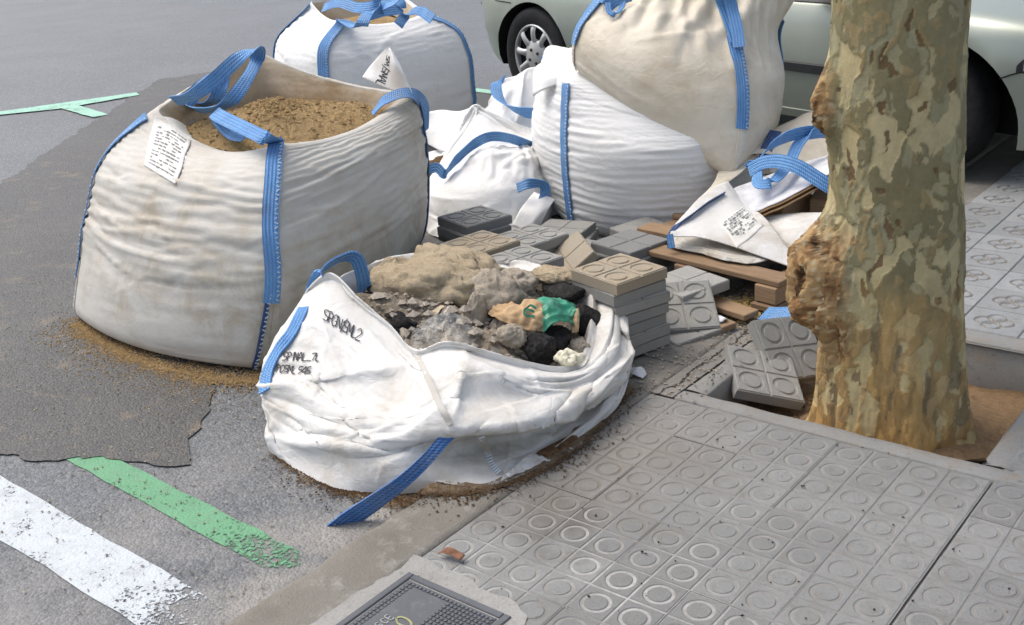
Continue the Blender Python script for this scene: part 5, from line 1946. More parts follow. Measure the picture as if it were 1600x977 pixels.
side_strip('door_moulding', .45, 2.52, .44, .495, M['black_plastic'], .016)
side_strip('sill_trim', .44, 2.54, .195, .25, M['car_paint'], .010)
side_strip('window_trim', .2, 2.5, .785, .805, M['black_plastic'], .010)
for xx in (.52, 1.48, 2.50):                  # door gaps
    side_strip('door_gap', xx, xx + .007, .26, .785, M['well'], .0012, 4)
for xx in (.62, 1.60):
    side_strip('door_handle', xx, xx + .16, .665, .70, M['car_paint'], .03, 8)
# bumper joints running from the wheel arches
def joint(name, pts):
    q = resample(np.array([(x, side_y(x, z) - .002, z) for x, z in pts]), 12)
    lpart(name, lambda m_: m_.tube(q, .0035, 6), M['well'])


joint('bumper_joint', [(WB + .30, .52), (WB + .36, .545), (WB + .44, .565)])
joint('bumper_joint', [(-.20, .655), (-.32, .66), (-.48, .66)])
# head lamp and tail lamp wrapped round the corners
side_strip('headlamp', WB + .38, WB + .66, 0, 0, M['lamp_glass'], .012, 20, zf=lambda x: (.555 - .03 * (x - WB - .38), .575 + .12 * min(1, (x - WB - .38) / .25) ** .6))
side_strip('headlamp_seal', WB + .365, WB + .68, 0, 0, M['black_plastic'], .006, 20, zf=lambda x: (.543 - .03 * (x - WB - .38), .585 + .125 * min(1, max(0, x - WB - .365) / .25) ** .6))
side_strip('tail_lamp', -.90, -.68, 0, 0, M['dark_lamp'], .010, 14, zf=lambda x: (.56 + .10 * max(0, (x + .78) / .10) ** 2, .78))
# cabin
cab = []
for (x, z, yy) in ((-.62, .86, .10), (-.45, 1.40, .24), (1.55, 1.45, .22), (2.45, .92, .10)):
    cab.append([(x, yy, z), (x, 1.74 - yy, z)])
cabP = np.array(cab)
base_l = [(-.72, .06, .81), (2.62, .06, .81)]


def cabin(m_):
    V_ = [(-.75, .05, .80), (2.70, .05, .80), (1.62, .20, 1.43), (-.40, .22, 1.40), (-.75, 1.69, .80), (2.70, 1.69, .80), (1.62, 1.54, 1.43), (-.40, 1.52, 1.40)]
    m_.add(V_, [[0, 1, 2, 3], [5, 4, 7, 6], [1, 5, 6, 2], [4, 0, 3, 7], [3, 2, 6, 7]])


lpart('roof', cabin, M['car_paint'])


def sidewin(m_, a, b):
    f = lambda s_, h: np.array([-.75 + 3.45 * s_ + (-.0) * h, .05, .80]) * (1 - h) + np.array([-.40 + 2.02 * s_, .22 - .02 * s_, 1.40 + .03 * s_]) * h
    q = [f(a, .05), f(b, .05), f(b, .90), f(a, .90)]
    m_.add([p_ + np.array([0, -.006, .001]) for p_ in q], [[0, 1, 2, 3]])


for a, b in ((.07, .30), (.33, .60), (.63, .93)):
    lpart('window', lambda m_: sidewin(m_, a, b), M['car_glass'])
lpart('windscreen', lambda m_: m_.add([(2.66, .12, .835), (2.66, 1.62, .835), (1.66, 1.50, 1.42), (1.66, .24, 1.42)], [[0, 1, 2, 3]]), M['car_glass'])
lpart('rear_window', lambda m_: m_.add([(-.745, .16, .86), (-.745, 1.58, .86), (-.43, 1.48, 1.36), (-.43, .26, 1.36)], [[0, 3, 2, 1]]), M['car_glass'])
lpart('wing_mirror', lambda m_: m_.box((2.28, -.10, .90), (.12, .20, .13), bev=.03), M['car_paint'])


def lathe(prof, n=56):
    th_ = np.arange(n) / n * 2 * math.pi
    V_ = np.array([[(r * math.cos(a), y, r * math.sin(a)) for a in th_] for (r, y) in prof])
    return V_.reshape(-1, 3), grid_faces(len(prof), n, True)


def make_wheel(hx, y0=.0, flip=False):
    w_ = obj('wheel', None, car) if False else empty('wheel')
    w_.parent = car
    w_.location = (hx, y0, .317)
    if flip:
        w_.rotation_euler = (0, 0, math.pi)
    prof = [(.215, .20), (.30, .20), (.314, .18), (.318, .15), (.319, .10), (.318, .05), (.312, .022), (.295, .008), (.265, .004), (.235, .008), (.218, .016), (.206, .022), (.200, .05)]
    V_, F_ = lathe(prof)
    lpart('tyre', lambda m_: m_.add(V_, F_), M['rubber'], w_, True)
    prof = [(.212, .028), (.209, .012), (.203, .007), (.197, .010), (.194, .022), (.192, .06)]
    V2, F2 = lathe(prof)

    def cap(m_):
        m_.add(V2, F2)
        n = 9
        for k in range(n):                    # nine rounded spokes
            a = k / n * 2 * math.pi + .2
            ca, sa = math.cos(a), math.sin(a)
            sec = []
            for r, hw, yc in ((.085, .030, .020), (.11, .022, .008), (.14, .020, .004), (.17, .022, .006), (.188, .027, .012), (.198, .030, .018)):
                ring_ = []
                for s_, dy in ((-1, .012), (-.7, .002), (0, -.003), (.7, .002), (1, .012)):
                    t_ = s_ * hw
                    ring_.append((r * ca - t_ * sa, yc + dy, r * sa + t_ * ca))
                sec.append(ring_)
            sec = np.array(sec)
            m_.add(sec.reshape(-1, 3), grid_faces(6, 5))
        prof3 = [(.0001, .006), (.03, .006), (.06, .009), (.09, .016), (.105, .022), (.112, .034)]
        V3, F3 = lathe(prof3, 40)
        m_.add(V3, F3)
    lpart('hubcap', cap, M['hubcap'], w_, True)
    V4, F4 = lathe([(.0001, .045), (.20, .045)], 40)
    lpart('rim', lambda m_: m_.add(V4, F4), M['well'], w_)

    for k in range(4):
        a = k * math.pi / 2 + .5
        c_ = np.array([.048 * math.cos(a), .004, .048 * math.sin(a)])
        Vb, Fb = lathe([(.0001, -.004), (.008, -.004), (.011, .0), (.011, .006)], 12)
        lpart('bolt', lambda m_: m_.add(Vb + c_, Fb), M['black_plastic'], w_)
    return w_


make_wheel(0.0)
make_wheel(WB - .13, .06)
make_wheel(0.0, 1.74, True)
make_wheel(WB - .05, 1.70, True)

# ------------------------------------------------------------------ wooden pallet and the collapsed bag on it
def m_wood(name, a, b, axis=(1, 12, 12)):
    t = NT(name)
    p = t.rndvec(t.objc(), 11)
    g = t.noise(t.mapv(p, axis), 9, 6, .7, .6)
    c = t.mix(t.ramp(g, .3, .7), a, b)
    c = t.mix(t.ramp(t.noise(p, 8, 5, .7), .55, .75, 0, .5), c, (.25, .20, .14))
    r = t.ramp(t.rnd(), 0, 1, .75, 1.2)
    m_ = t.n('CombineXYZ')
    for k in range(3): t.lk(r, m_.inputs[k])
    c = t.mix(1.0, c, m_.outputs[0], 'MULTIPLY')
    return t.done(c, .8, t.bump(g, .002, .7), .2)


M['wood'] = m_wood('pallet_wood', (0.33, 0.225, 0.135), (0.21, 0.135, 0.08))
pal_a = rad(-8.5)
pallet = empty('wooden_pallet', (-.42, 1.33, 0.0), (0, 0, pal_a))
tag(pallet, 'weathered brown wooden pallet under the collapsed bag beside the loose tiles', 'pallet')


def board(name, c, size, rz=0.0, rx=0.0):
    o = MB().box((0, 0, 0), size, bev=.003).build(name, M['wood'], pallet, world=False)
    o.location = c
    o.rotation_euler = (rx, 0, rz)
    return o


for y in (-.44, -.24, -.02, .20, .42):
    board('top_board', (0, y, .115), (.82, .095, .021), rad(RNG.uniform(-.8, .8)))
for x in (-.36, 0, .36):
    board('bearer', (x, -.01, .072), (.09, .98, .062))
for x in (-.36, 0, .36):
    board('bottom_board', (x, -.015, .026), (.1, 1.0, .022), rad(RNG.uniform(-.5, .5)))
pl = empty('loose_board', (-.30, .72, .02))
tag(pl, 'short pale plank lying loose in front of the pallet, partly under a tile', 'plank', 'loose planks')
o = MB().box((0, 0, .012), (.34, .075, .022), rot_z(rad(-14)), bev=.003).build('plank', M['wood'], pl, world=False)
pl2 = empty('loose_board', (-.27, .615, .005))
tag(pl2, 'shortest loose plank on the ground next to the tilted ringed tile', 'plank', 'loose planks')
MB().box((0, 0, .012), (.22, .065, .022), rot_z(rad(-18)), bev=.003).build('plank', M['wood'], pl2, world=False)

b8 = empty('bulk_bag', (-.4, 1.4, .12))
tag(b8, 'collapsed cream bulk bag with blue loops on the pallet beside the tree', 'bulk bag', 'bulk bags')
base = [(-.60, .95, .128), (-.45, .905, .128), (-.33, .885, .128), (-.24, .93, .128), (-.20, 1.2, .128), (-.22, 1.4, .128), (-.4, 1.45, .128), (-.62, 1.35, .128), (-.66, 1.15, .128)]
m1 = [(-.62, .94, .140), (-.45, .895, .142), (-.33, .875, .140), (-.22, .93, .138), (-.18, 1.2, .14), (-.2, 1.42, .14), (-.4, 1.47, .14), (-.64, 1.36, .14), (-.68, 1.15, .14)]
m2_ = [(-.60, .975, .155), (-.46, .93, .160), (-.34, .915, .155), (-.25, .97, .150), (-.22, 1.2, .15), (-.24, 1.38, .15), (-.4, 1.42, .15), (-.60, 1.32, .15), (-.64, 1.15, .152)]
m3 = [(-.52, 1.06, .160), (-.46, 1.03, .160), (-.38, 1.03, .158), (-.32, 1.06, .155), (-.30, 1.2, .15), (-.32, 1.3, .15), (-.42, 1.32, .15), (-.52, 1.28, .15), (-.55, 1.16, .152)]
m4 = [(-.42 + .03 * math.cos(k * .7), 1.18 + .03 * math.sin(k * .7), .152) for k in range(9)]
P = surf_ctrl([base, m1, m2_, m3, m4], 90, 30)
P = wrinkle(P, True, eu=.05, ev=.05, lo=-.010, hi=.012, iters=120, bend=.05, seed=71, seed_scale=4, amp=.015)
P = wrinkle(upsample(P, 60, 200), True, eu=.015, ev=.02, lo=-.004, hi=.006, iters=80, bend=.05, seed=73)
P = creases(P, 40, 471, (.04, .15), (.003, .010), (.005, .012), .1, .6)
bag_obj(b8, P, M['fab_sand'])


def sheet(name, rows, mat, parent, nv=26, nu=34, e=.03, lo=-.01, hi=.014, seed=1, thick=.003, bend=.08, amp=.008):
    S_ = upsample(np.array(rows), nv, nu, False)
    S_ = wrinkle(S_, False, eu=e, ev=e, lo=lo, hi=hi, iters=70, bend=bend, seed=seed, amp=amp, seed_scale=8)
    bag_obj(parent, S_, mat, name, thick, False)
    return S_


f1 = [[A_(1104, 302, 4.42), A_(1118, 292, 4.44), A_(1130, 285, 4.46), A_(1138, 284, 4.48)],
      [A_(1082, 322, 4.32), A_(1112, 318, 4.32), A_(1144, 316, 4.34), A_(1163, 318, 4.38)],
      [A_(1060, 345, 4.23), A_(1105, 346, 4.21), A_(1160, 352, 4.17), A_(1194, 340, 4.20)],
      [A_(1050, 358, 4.20), A_(1098, 362, 4.15), A_(1165, 382, 4.07), A_(1228, 385, 4.06)],
      [A_(1047, 370, 4.19), A_(1100, 373, 4.12), A_(1178, 397, 4.03), A_(1257, 427, 3.96)]]
F8 = sheet('side_flap', f1, M['fab_rubble'], b8, 44, 56, .015, -.006, .008, 81)
# document pouch on the flap
s8 = lambda x, y: surf_pt(F8, x, y, .008)
d8 = [[s8(1124, 350), s8(1138, 366), A_(1151, 388, 4.05)], [s8(1143, 335), s8(1160, 351), s8(1172, 372)], [s8(1160, 322), s8(1178, 337), s8(1193, 352)]]
D8 = upsample(np.array(d8), 16, 16, False)
bag_obj(b8, D8, M['label'], 'document_pouch', .002, False)
sheet_print(b8, D8.transpose(1, 0, 2)[::-1], 9, M['ink_grey'], v_hi=.92, v_lo=.25, u_lo=.06, u_hi=.92, seed=8)
sheet('back_flap', [[A_(1150, 245, 4.62), A_(1195, 240, 4.60), A_(1240, 252, 4.58), A_(1312, 278, 4.5)], [A_(1175, 225, 4.72), A_(1210, 208, 4.70), A_(1255, 212, 4.66), A_(1318, 235, 4.58)], [A_(1195, 208, 4.80), A_(1232, 192, 4.80), A_(1270, 180, 4.75), A_(1318, 205, 4.62)], [A_(1205, 204, 4.84), A_(1240, 188, 4.84), A_(1272, 177, 4.8), A_(1318, 196, 4.66)]], M['fab_cream'], b8, 26, 34, .05, -.012, .02, 83)
sheet('front_skirt', [[A_(1192, 338, 4.28), A_(1235, 334, 4.22), A_(1292, 335, 4.15)], [A_(1205, 365, 4.19), A_(1240, 362, 4.12), A_(1292, 365, 4.06)], [A_(1222, 388, 4.12), A_(1245, 392, 4.06), A_(1290, 396, 4.0)], [A_(1245, 414, 4.05), A_(1258, 420, 4.03), A_(1288, 424, 3.97)]], M['fab_rubble'], b8, 26, 28, .04, -.012, .016, 85)
loop_strap(b8, [(A_(1132, 303, 4.37), (.3, .3, .5)), (A_(1105, 318, 4.30), (.4, .3, .5)), (A_(1080, 337, 4.23), (.4, .3, .5)), (A_(1058, 352, 4.20), (.6, .3, .3)), (A_(1048, 368, 4.19), (.9, .3, .0)), (A_(1047, 388, 4.19), (.9, .3, .0))], .02, mat=M['strap_dark'])
loop_strap(b8, [(A_(1046, 366, 4.18), (.9, .3, 0)), (A_(1048, 378, 4.18), (.9, .3, 0)), (A_(1050, 388, 4.18), (.9, .3, 0))], .026)
loop_strap(b8, [(A_(1170, 265, 4.42), (.4, .2, .7)), (A_(1185, 250, 4.40), (.5, .2, .7)), (A_(1205, 228, 4.40), (.5, .3, .7)), (A_(1235, 212, 4.42), (.4, .5, .7)), (A_(1270, 206, 4.46), (.3, .6, .7)), (A_(1312, 208, 4.50), (.3, .6, .7))], .05)
loop_strap(b8, [(A_(1312, 207, 4.48), (.3, .6, .6)), (A_(1275, 208, 4.46), (.3, .6, .6)), (A_(1250, 222, 4.42), (.8, .5, .1)), (A_(1235, 250, 4.36), (.9, .4, 0)), (A_(1220, 272, 4.30), (.8, .5, .1)), (A_(1203, 286, 4.28), (.5, .6, .4)), (A_(1186, 287, 4.30), (.5, .6, .5)), (A_(1183, 275, 4.34), (.4, .6, .5)), (A_(1188, 262, 4.40), (.4, .6, .5))], .045)
loop_strap(b8, [(A_(1170, 266, 4.40), (.3, .2, .8)), (A_(1190, 255, 4.35), (.3, .3, .8)), (A_(1215, 252, 4.28), (.3, .4, .8)), (A_(1245, 260, 4.22), (.3, .5, .7)), (A_(1275, 278, 4.18), (.3, .5, .7)), (A_(1300, 293, 4.16), (.3, .5, .7)), (A_(1325, 303, 4.16), (.3, .5, .7))], .055)
loop_strap(b8, [(A_(1212, 205, 4.68), (.9, .4, 0)), (A_(1206, 218, 4.65), (.9, .4, 0)), (A_(1198, 232, 4.62), (.9, .4, 0)), (A_(1196, 246, 4.60), (.9, .4, 0))], .05, mat=M['strap_dark'])
# side cloth between the flap and the cream bag
sheet('rear_side', [[A_(1100, 306, 4.43), A_(1120, 292, 4.46), A_(1140, 284, 4.50)], [A_(1115, 285, 4.52), A_(1140, 270, 4.55), A_(1165, 262, 4.56)], [A_(1125, 262, 4.62), A_(1150, 248, 4.64), A_(1185, 236, 4.64)]], M['fab_cream'], b8, 18, 22, .04, -.01, .014, 87)


def m_card(name, col):
    return plain(name, col, .85, .18, 18, .2, 0, .001)


M['card'] = m_card('cardboard', (0.30, 0.19, 0.10))
M['card_white'] = m_card('white_board', (0.58, 0.58, 0.60))
tray = empty('cardboard_sheet', A_(1230, 300, 4.35))
tag(tray, 'bent cardboard sheet with a white lining lying in the collapsed bag', 'cardboard')
tr = [[A_(1172, 334, 4.27), A_(1215, 316, 4.22), A_(1260, 292, 4.20), A_(1322, 256, 4.18)], [A_(1158, 316, 4.38), A_(1205, 298, 4.36), A_(1255, 275, 4.34), A_(1320, 245, 4.32)], [A_(1142, 296, 4.48), A_(1195, 275, 4.52), A_(1250, 256, 4.52), A_(1318, 236, 4.50)]]
T8s = upsample(np.array(tr), 14, 24, False)
T8s[..., 2] += .006 * fbm(T8s, 12, 3, 4)
bag_obj(tray, T8s, M['card_white'], 'lining', .003, False)
T8b = T8s - np.array([0, 0, .010]) - AX[2] * .01
bag_obj(tray, T8b, M['card'], 'board', .005, False)
T8c = T8s[:7] - np.array([0, 0, .028]) - AX[2] * .02
bag_obj(tray, T8c, M['card'], 'folded_edge', .004, False)
blk = empty('wooden_block', (A_(1228, 324, 4.38)))
tag(blk, 'orange brown timber block under the cardboard in the collapsed bag', 'timber')
MB().box((0, 0, 0), (.13, .16, .10), rot_z(rad(-20)), bev=.004).build('block', M['wood'], blk, world=False)
blk = empty('wooden_block', (A_(1292, 316, 4.34)))
tag(blk, 'dark timber end next to the tree trunk in the collapsed bag', 'timber')
MB().box((0, 0, 0), (.10, .2, .08), rot_z(rad(15)), bev=.004).build('block', M['wood'], blk, world=False)

# ------------------------------------------------------------------ loose paving tiles
M['tile_loose'] = m_tile('loose_tile_grey', (0.30, 0.295, 0.275), (0.36, 0.35, 0.325), None, (0.40, 0.365, 0.30), .55, world=False)
M['tile_dark'] = m_tile('loose_tile_dark', (0.185, 0.187, 0.182), (0.23, 0.228, 0.22), None, (0.24, 0.22, 0.19), .4, world=False)
M['tile_sandy'] = m_tile('loose_tile_sandy', (0.34, 0.315, 0.265), (0.41, 0.375, 0.31), None, (0.44, 0.36, 0.24), .6, world=False, sandy=.75)
LT = tile_mesh('loose_tile', (M['tile_loose'], M['tile_loose']), size=.222, th=.038, gd=.004)
LTD = tile_mesh('loose_tile_dark', (M['tile_dark'], M['tile_dark']), size=.222, th=.038, gd=.004)
LTS = tile_mesh('loose_tile_sandy', (M['tile_sandy'], M['tile_sandy']), size=.222, th=.038, gd=.004)


def plain_tile(name, mat, size=.222, th=.038):
    mb_ = MB()
    mb_.box((0, 0, -th / 2 - .0015), (size - .004, size - .004, th - .003), bev=.002)
    q = size / 4
    for sx_ in (-1, 1):
        for sy_ in (-1, 1):
            mb_.box((sx_ * q, sy_ * q, -.004), (size / 2 - .006, size / 2 - .006, .008), bev=.0025)
    V = np.concatenate(mb_.V)
    return mesh(name, V, mb_.F, smooth=False, mats=(mat,))


PTG = plain_tile('plain_tile', M['tile_loose'])
PTD = plain_tile('plain_tile_dark', M['tile_dark'])
PTS = plain_tile('plain_tile_sandy', M['tile_sandy'])
NLT = [0]


def ltile(me, loc, yaw, label, rx=0.0, ry=0.0, group='loose paving tiles', mat3=None):
    o = bpy.data.objects.new('loose_tile', me)
    COL.objects.link(o)
    if mat3 is not None:
        o.matrix_world = mat3
    else:
        o.location = loc
        o.rotation_euler = (rad(rx), rad(ry), rad(yaw))
    tag(o, label, 'paving tile', group)
    return o


def pile(me, x, y, ztop, yaw, label_top, label_low, seed):
    """tiles piled flat, top one at ztop; the buried ones share a label"""
    r = random.Random(seed)
    z0 = ground_z(x)
    n = max(1, int(round((ztop - z0) / .0385)))
    th = (ztop - z0) / n
    for k in range(n - 1):
        down = ['second', 'third', 'fourth', 'fifth', 'sixth', 'seventh'][n - 2 - k]
        ltile(me, (x + r.uniform(-.02, .02), y + r.uniform(-.02, .02), z0 + th * (k + 1)), yaw + r.uniform(-9, 9), '%s tile down in the pile %s' % (down, label_low))
    return ltile(me, (x, y, ztop), yaw, label_top)


pile(LTD, -1.43, .755, .20, -15, 'dark ringed paving tile lying highest, against the crumpled white bag', 'under the highest dark tile', 1)
pile(LTS, -1.185, .495, .20, -10, 'sand-coloured ringed tile in the middle of the loose pile', 'under the sand-coloured tile', 2)
pile(LT, -1.15, .76, .155, -12, 'grey ringed tile tucked behind the sand-coloured one', 'behind the sand-coloured tile', 3)
pile(LT, -.925, .42, .20, -12, 'grey ringed tile just behind the rim of the rubble bag', 'just behind the rubble bag rim', 4)
pile(PTG, -1.24, 1.10, .075, 12, 'flat plain grey tile at the foot of the tall white bag', 'at the foot of the tall white bag', 5)
pile(PTD, -.775, .912, .14, -12, 'dark plain tile with four squares in front of the tall white bag', 'under the dark plain tile by the tall bag', 6)
ltile(PTG, (-.86, 1.17, .10), -14, 'grey tile leaning behind the dark plain one, by the tall bag', 0, 6)
ltile(PTG, (-1.05, .86, .09), 10, 'grey tile lying low between the piles', 3, 4)
ltile(PTS, (-.955, .72, .095), -38, 'dusty plain tile propped slantwise between the piles', 38, 6)
ltile(PTG, (-.405, .70, .108), -18, 'plain pale tile with four squares on the pallet boards', 2, 0)
ltile(LT, (-1.62, .50, .06), 20, 'broken tile beside the right side of the big sand bag', 10, -8)
ltile(LT, (-1.55, .33, .03), -30, 'tile half hidden in rubble beside the big sand bag', -6, 8)
ltile(LT, (-.72, .55, .05), -5, 'low grey tile between the tile stack and the rubble bag', 2, -4)
# neat stack beside the rubble bag
N_ST = 7
names_st = ['lowest', 'second', 'third', 'fourth', 'fifth', 'sixth']
for k in range(N_ST):
    x, y, yaw = -.424 + .006 * math.sin(k * 2.1), .312 + .006 * math.cos(k * 1.7), -17 + 3 * math.sin(k * 1.3)
    z = .004 + .039 * (k + 1)
    lab = 'ringed top tile of the neat stack beside the rubble bag' if k == N_ST - 1 else '%s tile from the bottom in the neat stack beside the rubble bag' % names_st[k]
    ltile(LTS if k == N_ST - 1 else LT, (x, y, z), yaw, lab)


def frame3(BL, BR, TL, size=.222):
    ex = unit(BR - BL)
    ey = TL - BL
    ey = unit(ey - ex * (ey @ ex))
    ez = np.cross(ex, ey)
    c = BL + ex * size / 2 + ey * size / 2
    return Matrix([[ex[i], ey[i], ez[i], c[i]] for i in range(3)] + [[0, 0, 0, 1]])


ltile(LT, None, 0, 'pale ringed tile tilted up beside the foot of the stack', mat3=frame3(np.array([-.345, .440, .045]), np.array([-.215, .555, .040]), np.array([-.455, .560, .125]), .17))
ltile(PTG, (-.31, .53, .022), -25, 'tile under the tilted pale one beside the stack', 4, 3)
ltile(LT, None, 0, 'ringed tile leaning in the tree pit, nearer the camera', mat3=frame3(np.array([.045, .235, -.018]), np.array([.187, .362, -.076]), np.array([-.088, .398, .045])))
ltile(LT, None, 0, 'ringed tile leaning on the tree trunk, behind the nearer one in the pit', mat3=frame3(np.array([.085, .425, -.06]), np.array([.165, .585, -.085]), np.array([-.02, .505, .06])))

# ------------------------------------------------------------------ rubble in the front bag
M['mortar_lump'] = m_soil('sandy_mortar', (0.55, 0.44, 0.295), (0.62, 0.52, 0.37), (0.43, 0.335, 0.22), 1.2, .008)
M['mortar_grey'] = m_soil('grey_mortar', (0.50, 0.43, 0.34), (0.58, 0.51, 0.41), (0.38, 0.32, 0.25), 1.2, .008)
M['mortar_chip'] = m_soil('mortar_chip', (0.48, 0.42, 0.34), (0.58, 0.52, 0.44), (0.38, 0.32, 0.26), 1.0, .004)
M['asphalt_lump'] = m_soil('asphalt_lump', (0.022, 0.022, 0.024), (0.045, 0.043, 0.042), (0.10, 0.09, 0.08), 1.5, .006)
M['rubble_soil'] = m_soil('rubble_soil', (0.40, 0.335, 0.255), (0.50, 0.42, 0.325), (0.25, 0.205, 0.16), 1.2, .012)
ring = G5[int(200 * .93), ::2]
cen5 = (-.75, -.12, .135)
S = ring_fill(ring, .075, 40, 91, .035, cen5)
tag(wobj('rubble_fill', S.reshape(-1, 3), grid_faces(S.shape[0], S.shape[1], True), M['rubble_soil']), 'brown grey rubble and dirt filling the low white bag', 'rubble', kind='stuff')
pts = S[2:-1].reshape(-1, 3)[RNG.integers(0, 36 * 208, 1500)] + RNG.normal(0, .006, (1500, 3))
tag(scatter('rubble_crumbs', pts, (.003, .010), M['mortar_grey'], None, 12), 'grey crumbs strewn over the rubble in the low white bag', 'rubble')
pts = S[4:-1].reshape(-1, 3)[RNG.integers(0, 34 * 208, 170)] + RNG.normal(0, .008, (170, 3)) + np.array([0, 0, .006])
tag(scatter('rubble_chips', pts, (.012, .030), M['mortar_chip'], None, 15), 'broken grey beige mortar chips lying in the low white bag', 'rubble')
pts = S[4:-1].reshape(-1, 3)[RNG.integers(0, 34 * 208, 30)] + RNG.normal(0, .008, (30, 3)) + np.array([0, 0, .006])
tag(scatter('asphalt_chips', pts, (.010, .026), M['asphalt_lump'], None, 16), 'small black asphalt chips lying in the low white bag', 'rubble')


def rock(name, c, rads, mat, label, cat, seed, sharp=.25, group='rubble lumps', n=34, yaw=0.0, chisel=False, grain=.11):
    th_ = np.linspace(0, math.pi, n)[:, None]
    ph = np.arange(2 * n)[None] / (2 * n) * 2 * math.pi
    D = np.stack([np.sin(th_) * np.cos(ph), np.sin(th_) * np.sin(ph), np.cos(th_) * np.ones_like(ph)], -1)
    r = 1 + sharp * fbm(D + seed * 3.1, 1.6, 3, seed) + .16 * fbm(D + seed, 5, 3, seed + 3)
    if chisel:                                # a few broken faces
        rg = np.random.default_rng(seed)
        for _ in range(7):
            pn = unit(rg.normal(size=3))
            k = .62 + .25 * rg.random()
            dd = (D * pn).sum(-1)
            r = np.where(dd > .05, np.minimum(r, k / np.maximum(dd, .05)), r)
    r = r + grain * fbm(D + seed, 13, 3, seed + 9, .7)
    V_ = (D * r[..., None]) * np.array(rads)
    V_ = V_ @ rot_z(yaw).T
    o = wobj(name, (V_ + np.asarray(c)).reshape(-1, 3), grid_faces(n, 2 * n, True)[:, ::-1], mat)
    me_ = o.data
    me_.transform(Matrix.Translation(-Vector(c)))
    o.location = c
    return tag(o, label, cat, group)


rock('mortar_lump', A_(668, 448, 3.66), (.20, .13, .085), M['mortar_lump'], 'largest sandy mortar slab crowning the rubble bag', 'mortar lump', 1, .3, yaw=.3)
rock('mortar_lump', A_(710, 428, 3.78), (.19, .11, .085), M['mortar_lump'], 'sandy mortar lump at the back of the rubble bag', 'mortar lump', 2, .3)
rock('mortar_lump', A_(622, 448, 3.74), (.11, .09, .09), M['mortar_lump'], 'sandy mortar lump at the far left of the rubble bag', 'mortar lump', 3, .3)
rock('mortar_lump', A_(772, 466, 3.60), (.11, .09, .085), M['mortar_grey'], 'rounded grey mortar lump in the middle of the rubble bag', 'mortar lump', 4, .3)
rock('mortar_lump', A_(800, 445, 3.72), (.08, .08, .05), M['mortar_grey'], 'grey mortar lump behind the green paper in the rubble bag', 'mortar lump', 5, .3)
rock('mortar_lump', A_(800, 525, 3.36), (.045, .04, .038), M['mortar_grey'], 'small round mortar lump at the front of the rubble bag', 'mortar lump', 6, .3)
rock('mortar_lump', A_(745, 488, 3.50), (.03, .035, .055), M['mortar_grey'], 'upright mauve grey chip in the middle of the rubble bag', 'mortar lump', 7, .2)
rock('mortar_lump', A_(865, 432, 3.74), (.08, .05, .028), M['mortar_lump'], 'crust of mortar on the black asphalt slab at the back rim', 'mortar lump', 8, .3)
rock('mortar_lump', A_(905, 545, 3.42), (.035, .035, .03), M['mortar_grey'], 'mortar lump beside the cream foam at the right rim', 'mortar lump', 9, .3)
rock('asphalt_chunk', A_(880, 455, 3.68), (.09, .06, .03), M['asphalt_lump'], 'black asphalt slab below the back rim of the rubble bag', 'asphalt chunk', 11, .2, 'asphalt chunks', chisel=True, grain=.07)
rock('asphalt_chunk', A_(845, 545, 3.36), (.06, .055, .05), M['asphalt_lump'], 'pointed black asphalt chunk at the front rim of the rubble bag', 'asphalt chunk', 12, .2, 'asphalt chunks', chisel=True, grain=.07)
rock('asphalt_chunk', A_(918, 500, 3.54), (.045, .05, .055), M['asphalt_lump'], 'black asphalt chunk against the right rim of the rubble bag', 'asphalt chunk', 13, .2, 'asphalt chunks', chisel=True, grain=.07)
rock('asphalt_chunk', A_(870, 530, 3.42), (.05, .05, .04), M['asphalt_lump'], 'black asphalt chunk under the green paper sack', 'asphalt chunk', 14, .2, 'asphalt chunks', chisel=True, grain=.07)
rock('asphalt_chunk', A_(628, 508, 3.46), (.06, .05, .04), M['asphalt_lump'], 'black asphalt chunk at the left rim of the rubble bag', 'asphalt chunk', 15, .2, 'asphalt chunks', chisel=True, grain=.07)
rock('asphalt_chunk', A_(592, 465, 3.66), (.05, .05, .05), M['asphalt_lump'], 'black asphalt chunk beside the standing blue loop', 'asphalt chunk', 16, .2, 'asphalt chunks', chisel=True, grain=.07)
M['foam'] = plain('cream_foam', (0.66, 0.62, 0.48), .9, .12, 40, .2, 0, .004)
rock('foam_lump', A_(885, 560, 3.30), (.033, .026, .022), M['foam'], 'cream lump of expanded foam at the front right of the rubble bag', 'foam', 21, .5, None)
rock('foam_lump', A_(902, 560, 3.30), (.020, .020, .017), M['foam'], 'smaller cream foam crumb at the right rim of the rubble bag', 'foam', 22, .5, None)
for o_ in [q for q in bpy.data.objects if q.name.startswith('foam_lump')]:
    if 'group' in o_: del o_['group']
M['kraft'] = m_card('kraft_paper', (0.44, 0.30, 0.17))
M['kraft_pale'] = m_card('kraft_pale', (0.46, 0.38, 0.28))
M['green_film'] = plain('green_film', (0.02, 0.20, 0.115), .35, .35, 22, .5, 0, .001)
M['scrap_white'] = m_card('paper_white', (0.66, 0.66, 0.67))


def crumpled(name, rows, mat, label, cat, seed, e=.12, lo=-.012, hi=.016, group=None, parent=None, nv=30, nu=40, thick=.0015):
    S_ = upsample(np.array(rows), 12, 16, False)
    S_ = wrinkle(S_, False, eu=e, ev=e, lo=lo, hi=hi, iters=70, bend=.02, seed=seed, amp=.012, seed_scale=18)
    S_ = upsample(S_, nv, nu, False)
    o = bag_obj(parent, S_, mat, name, thick, False)
    if parent is None:
        c = Vector(S_.mean((0, 1)))
        o.data.transform(Matrix.Translation(-c))
        o.location = c
        tag(o, label, cat, group)
    return o, S_


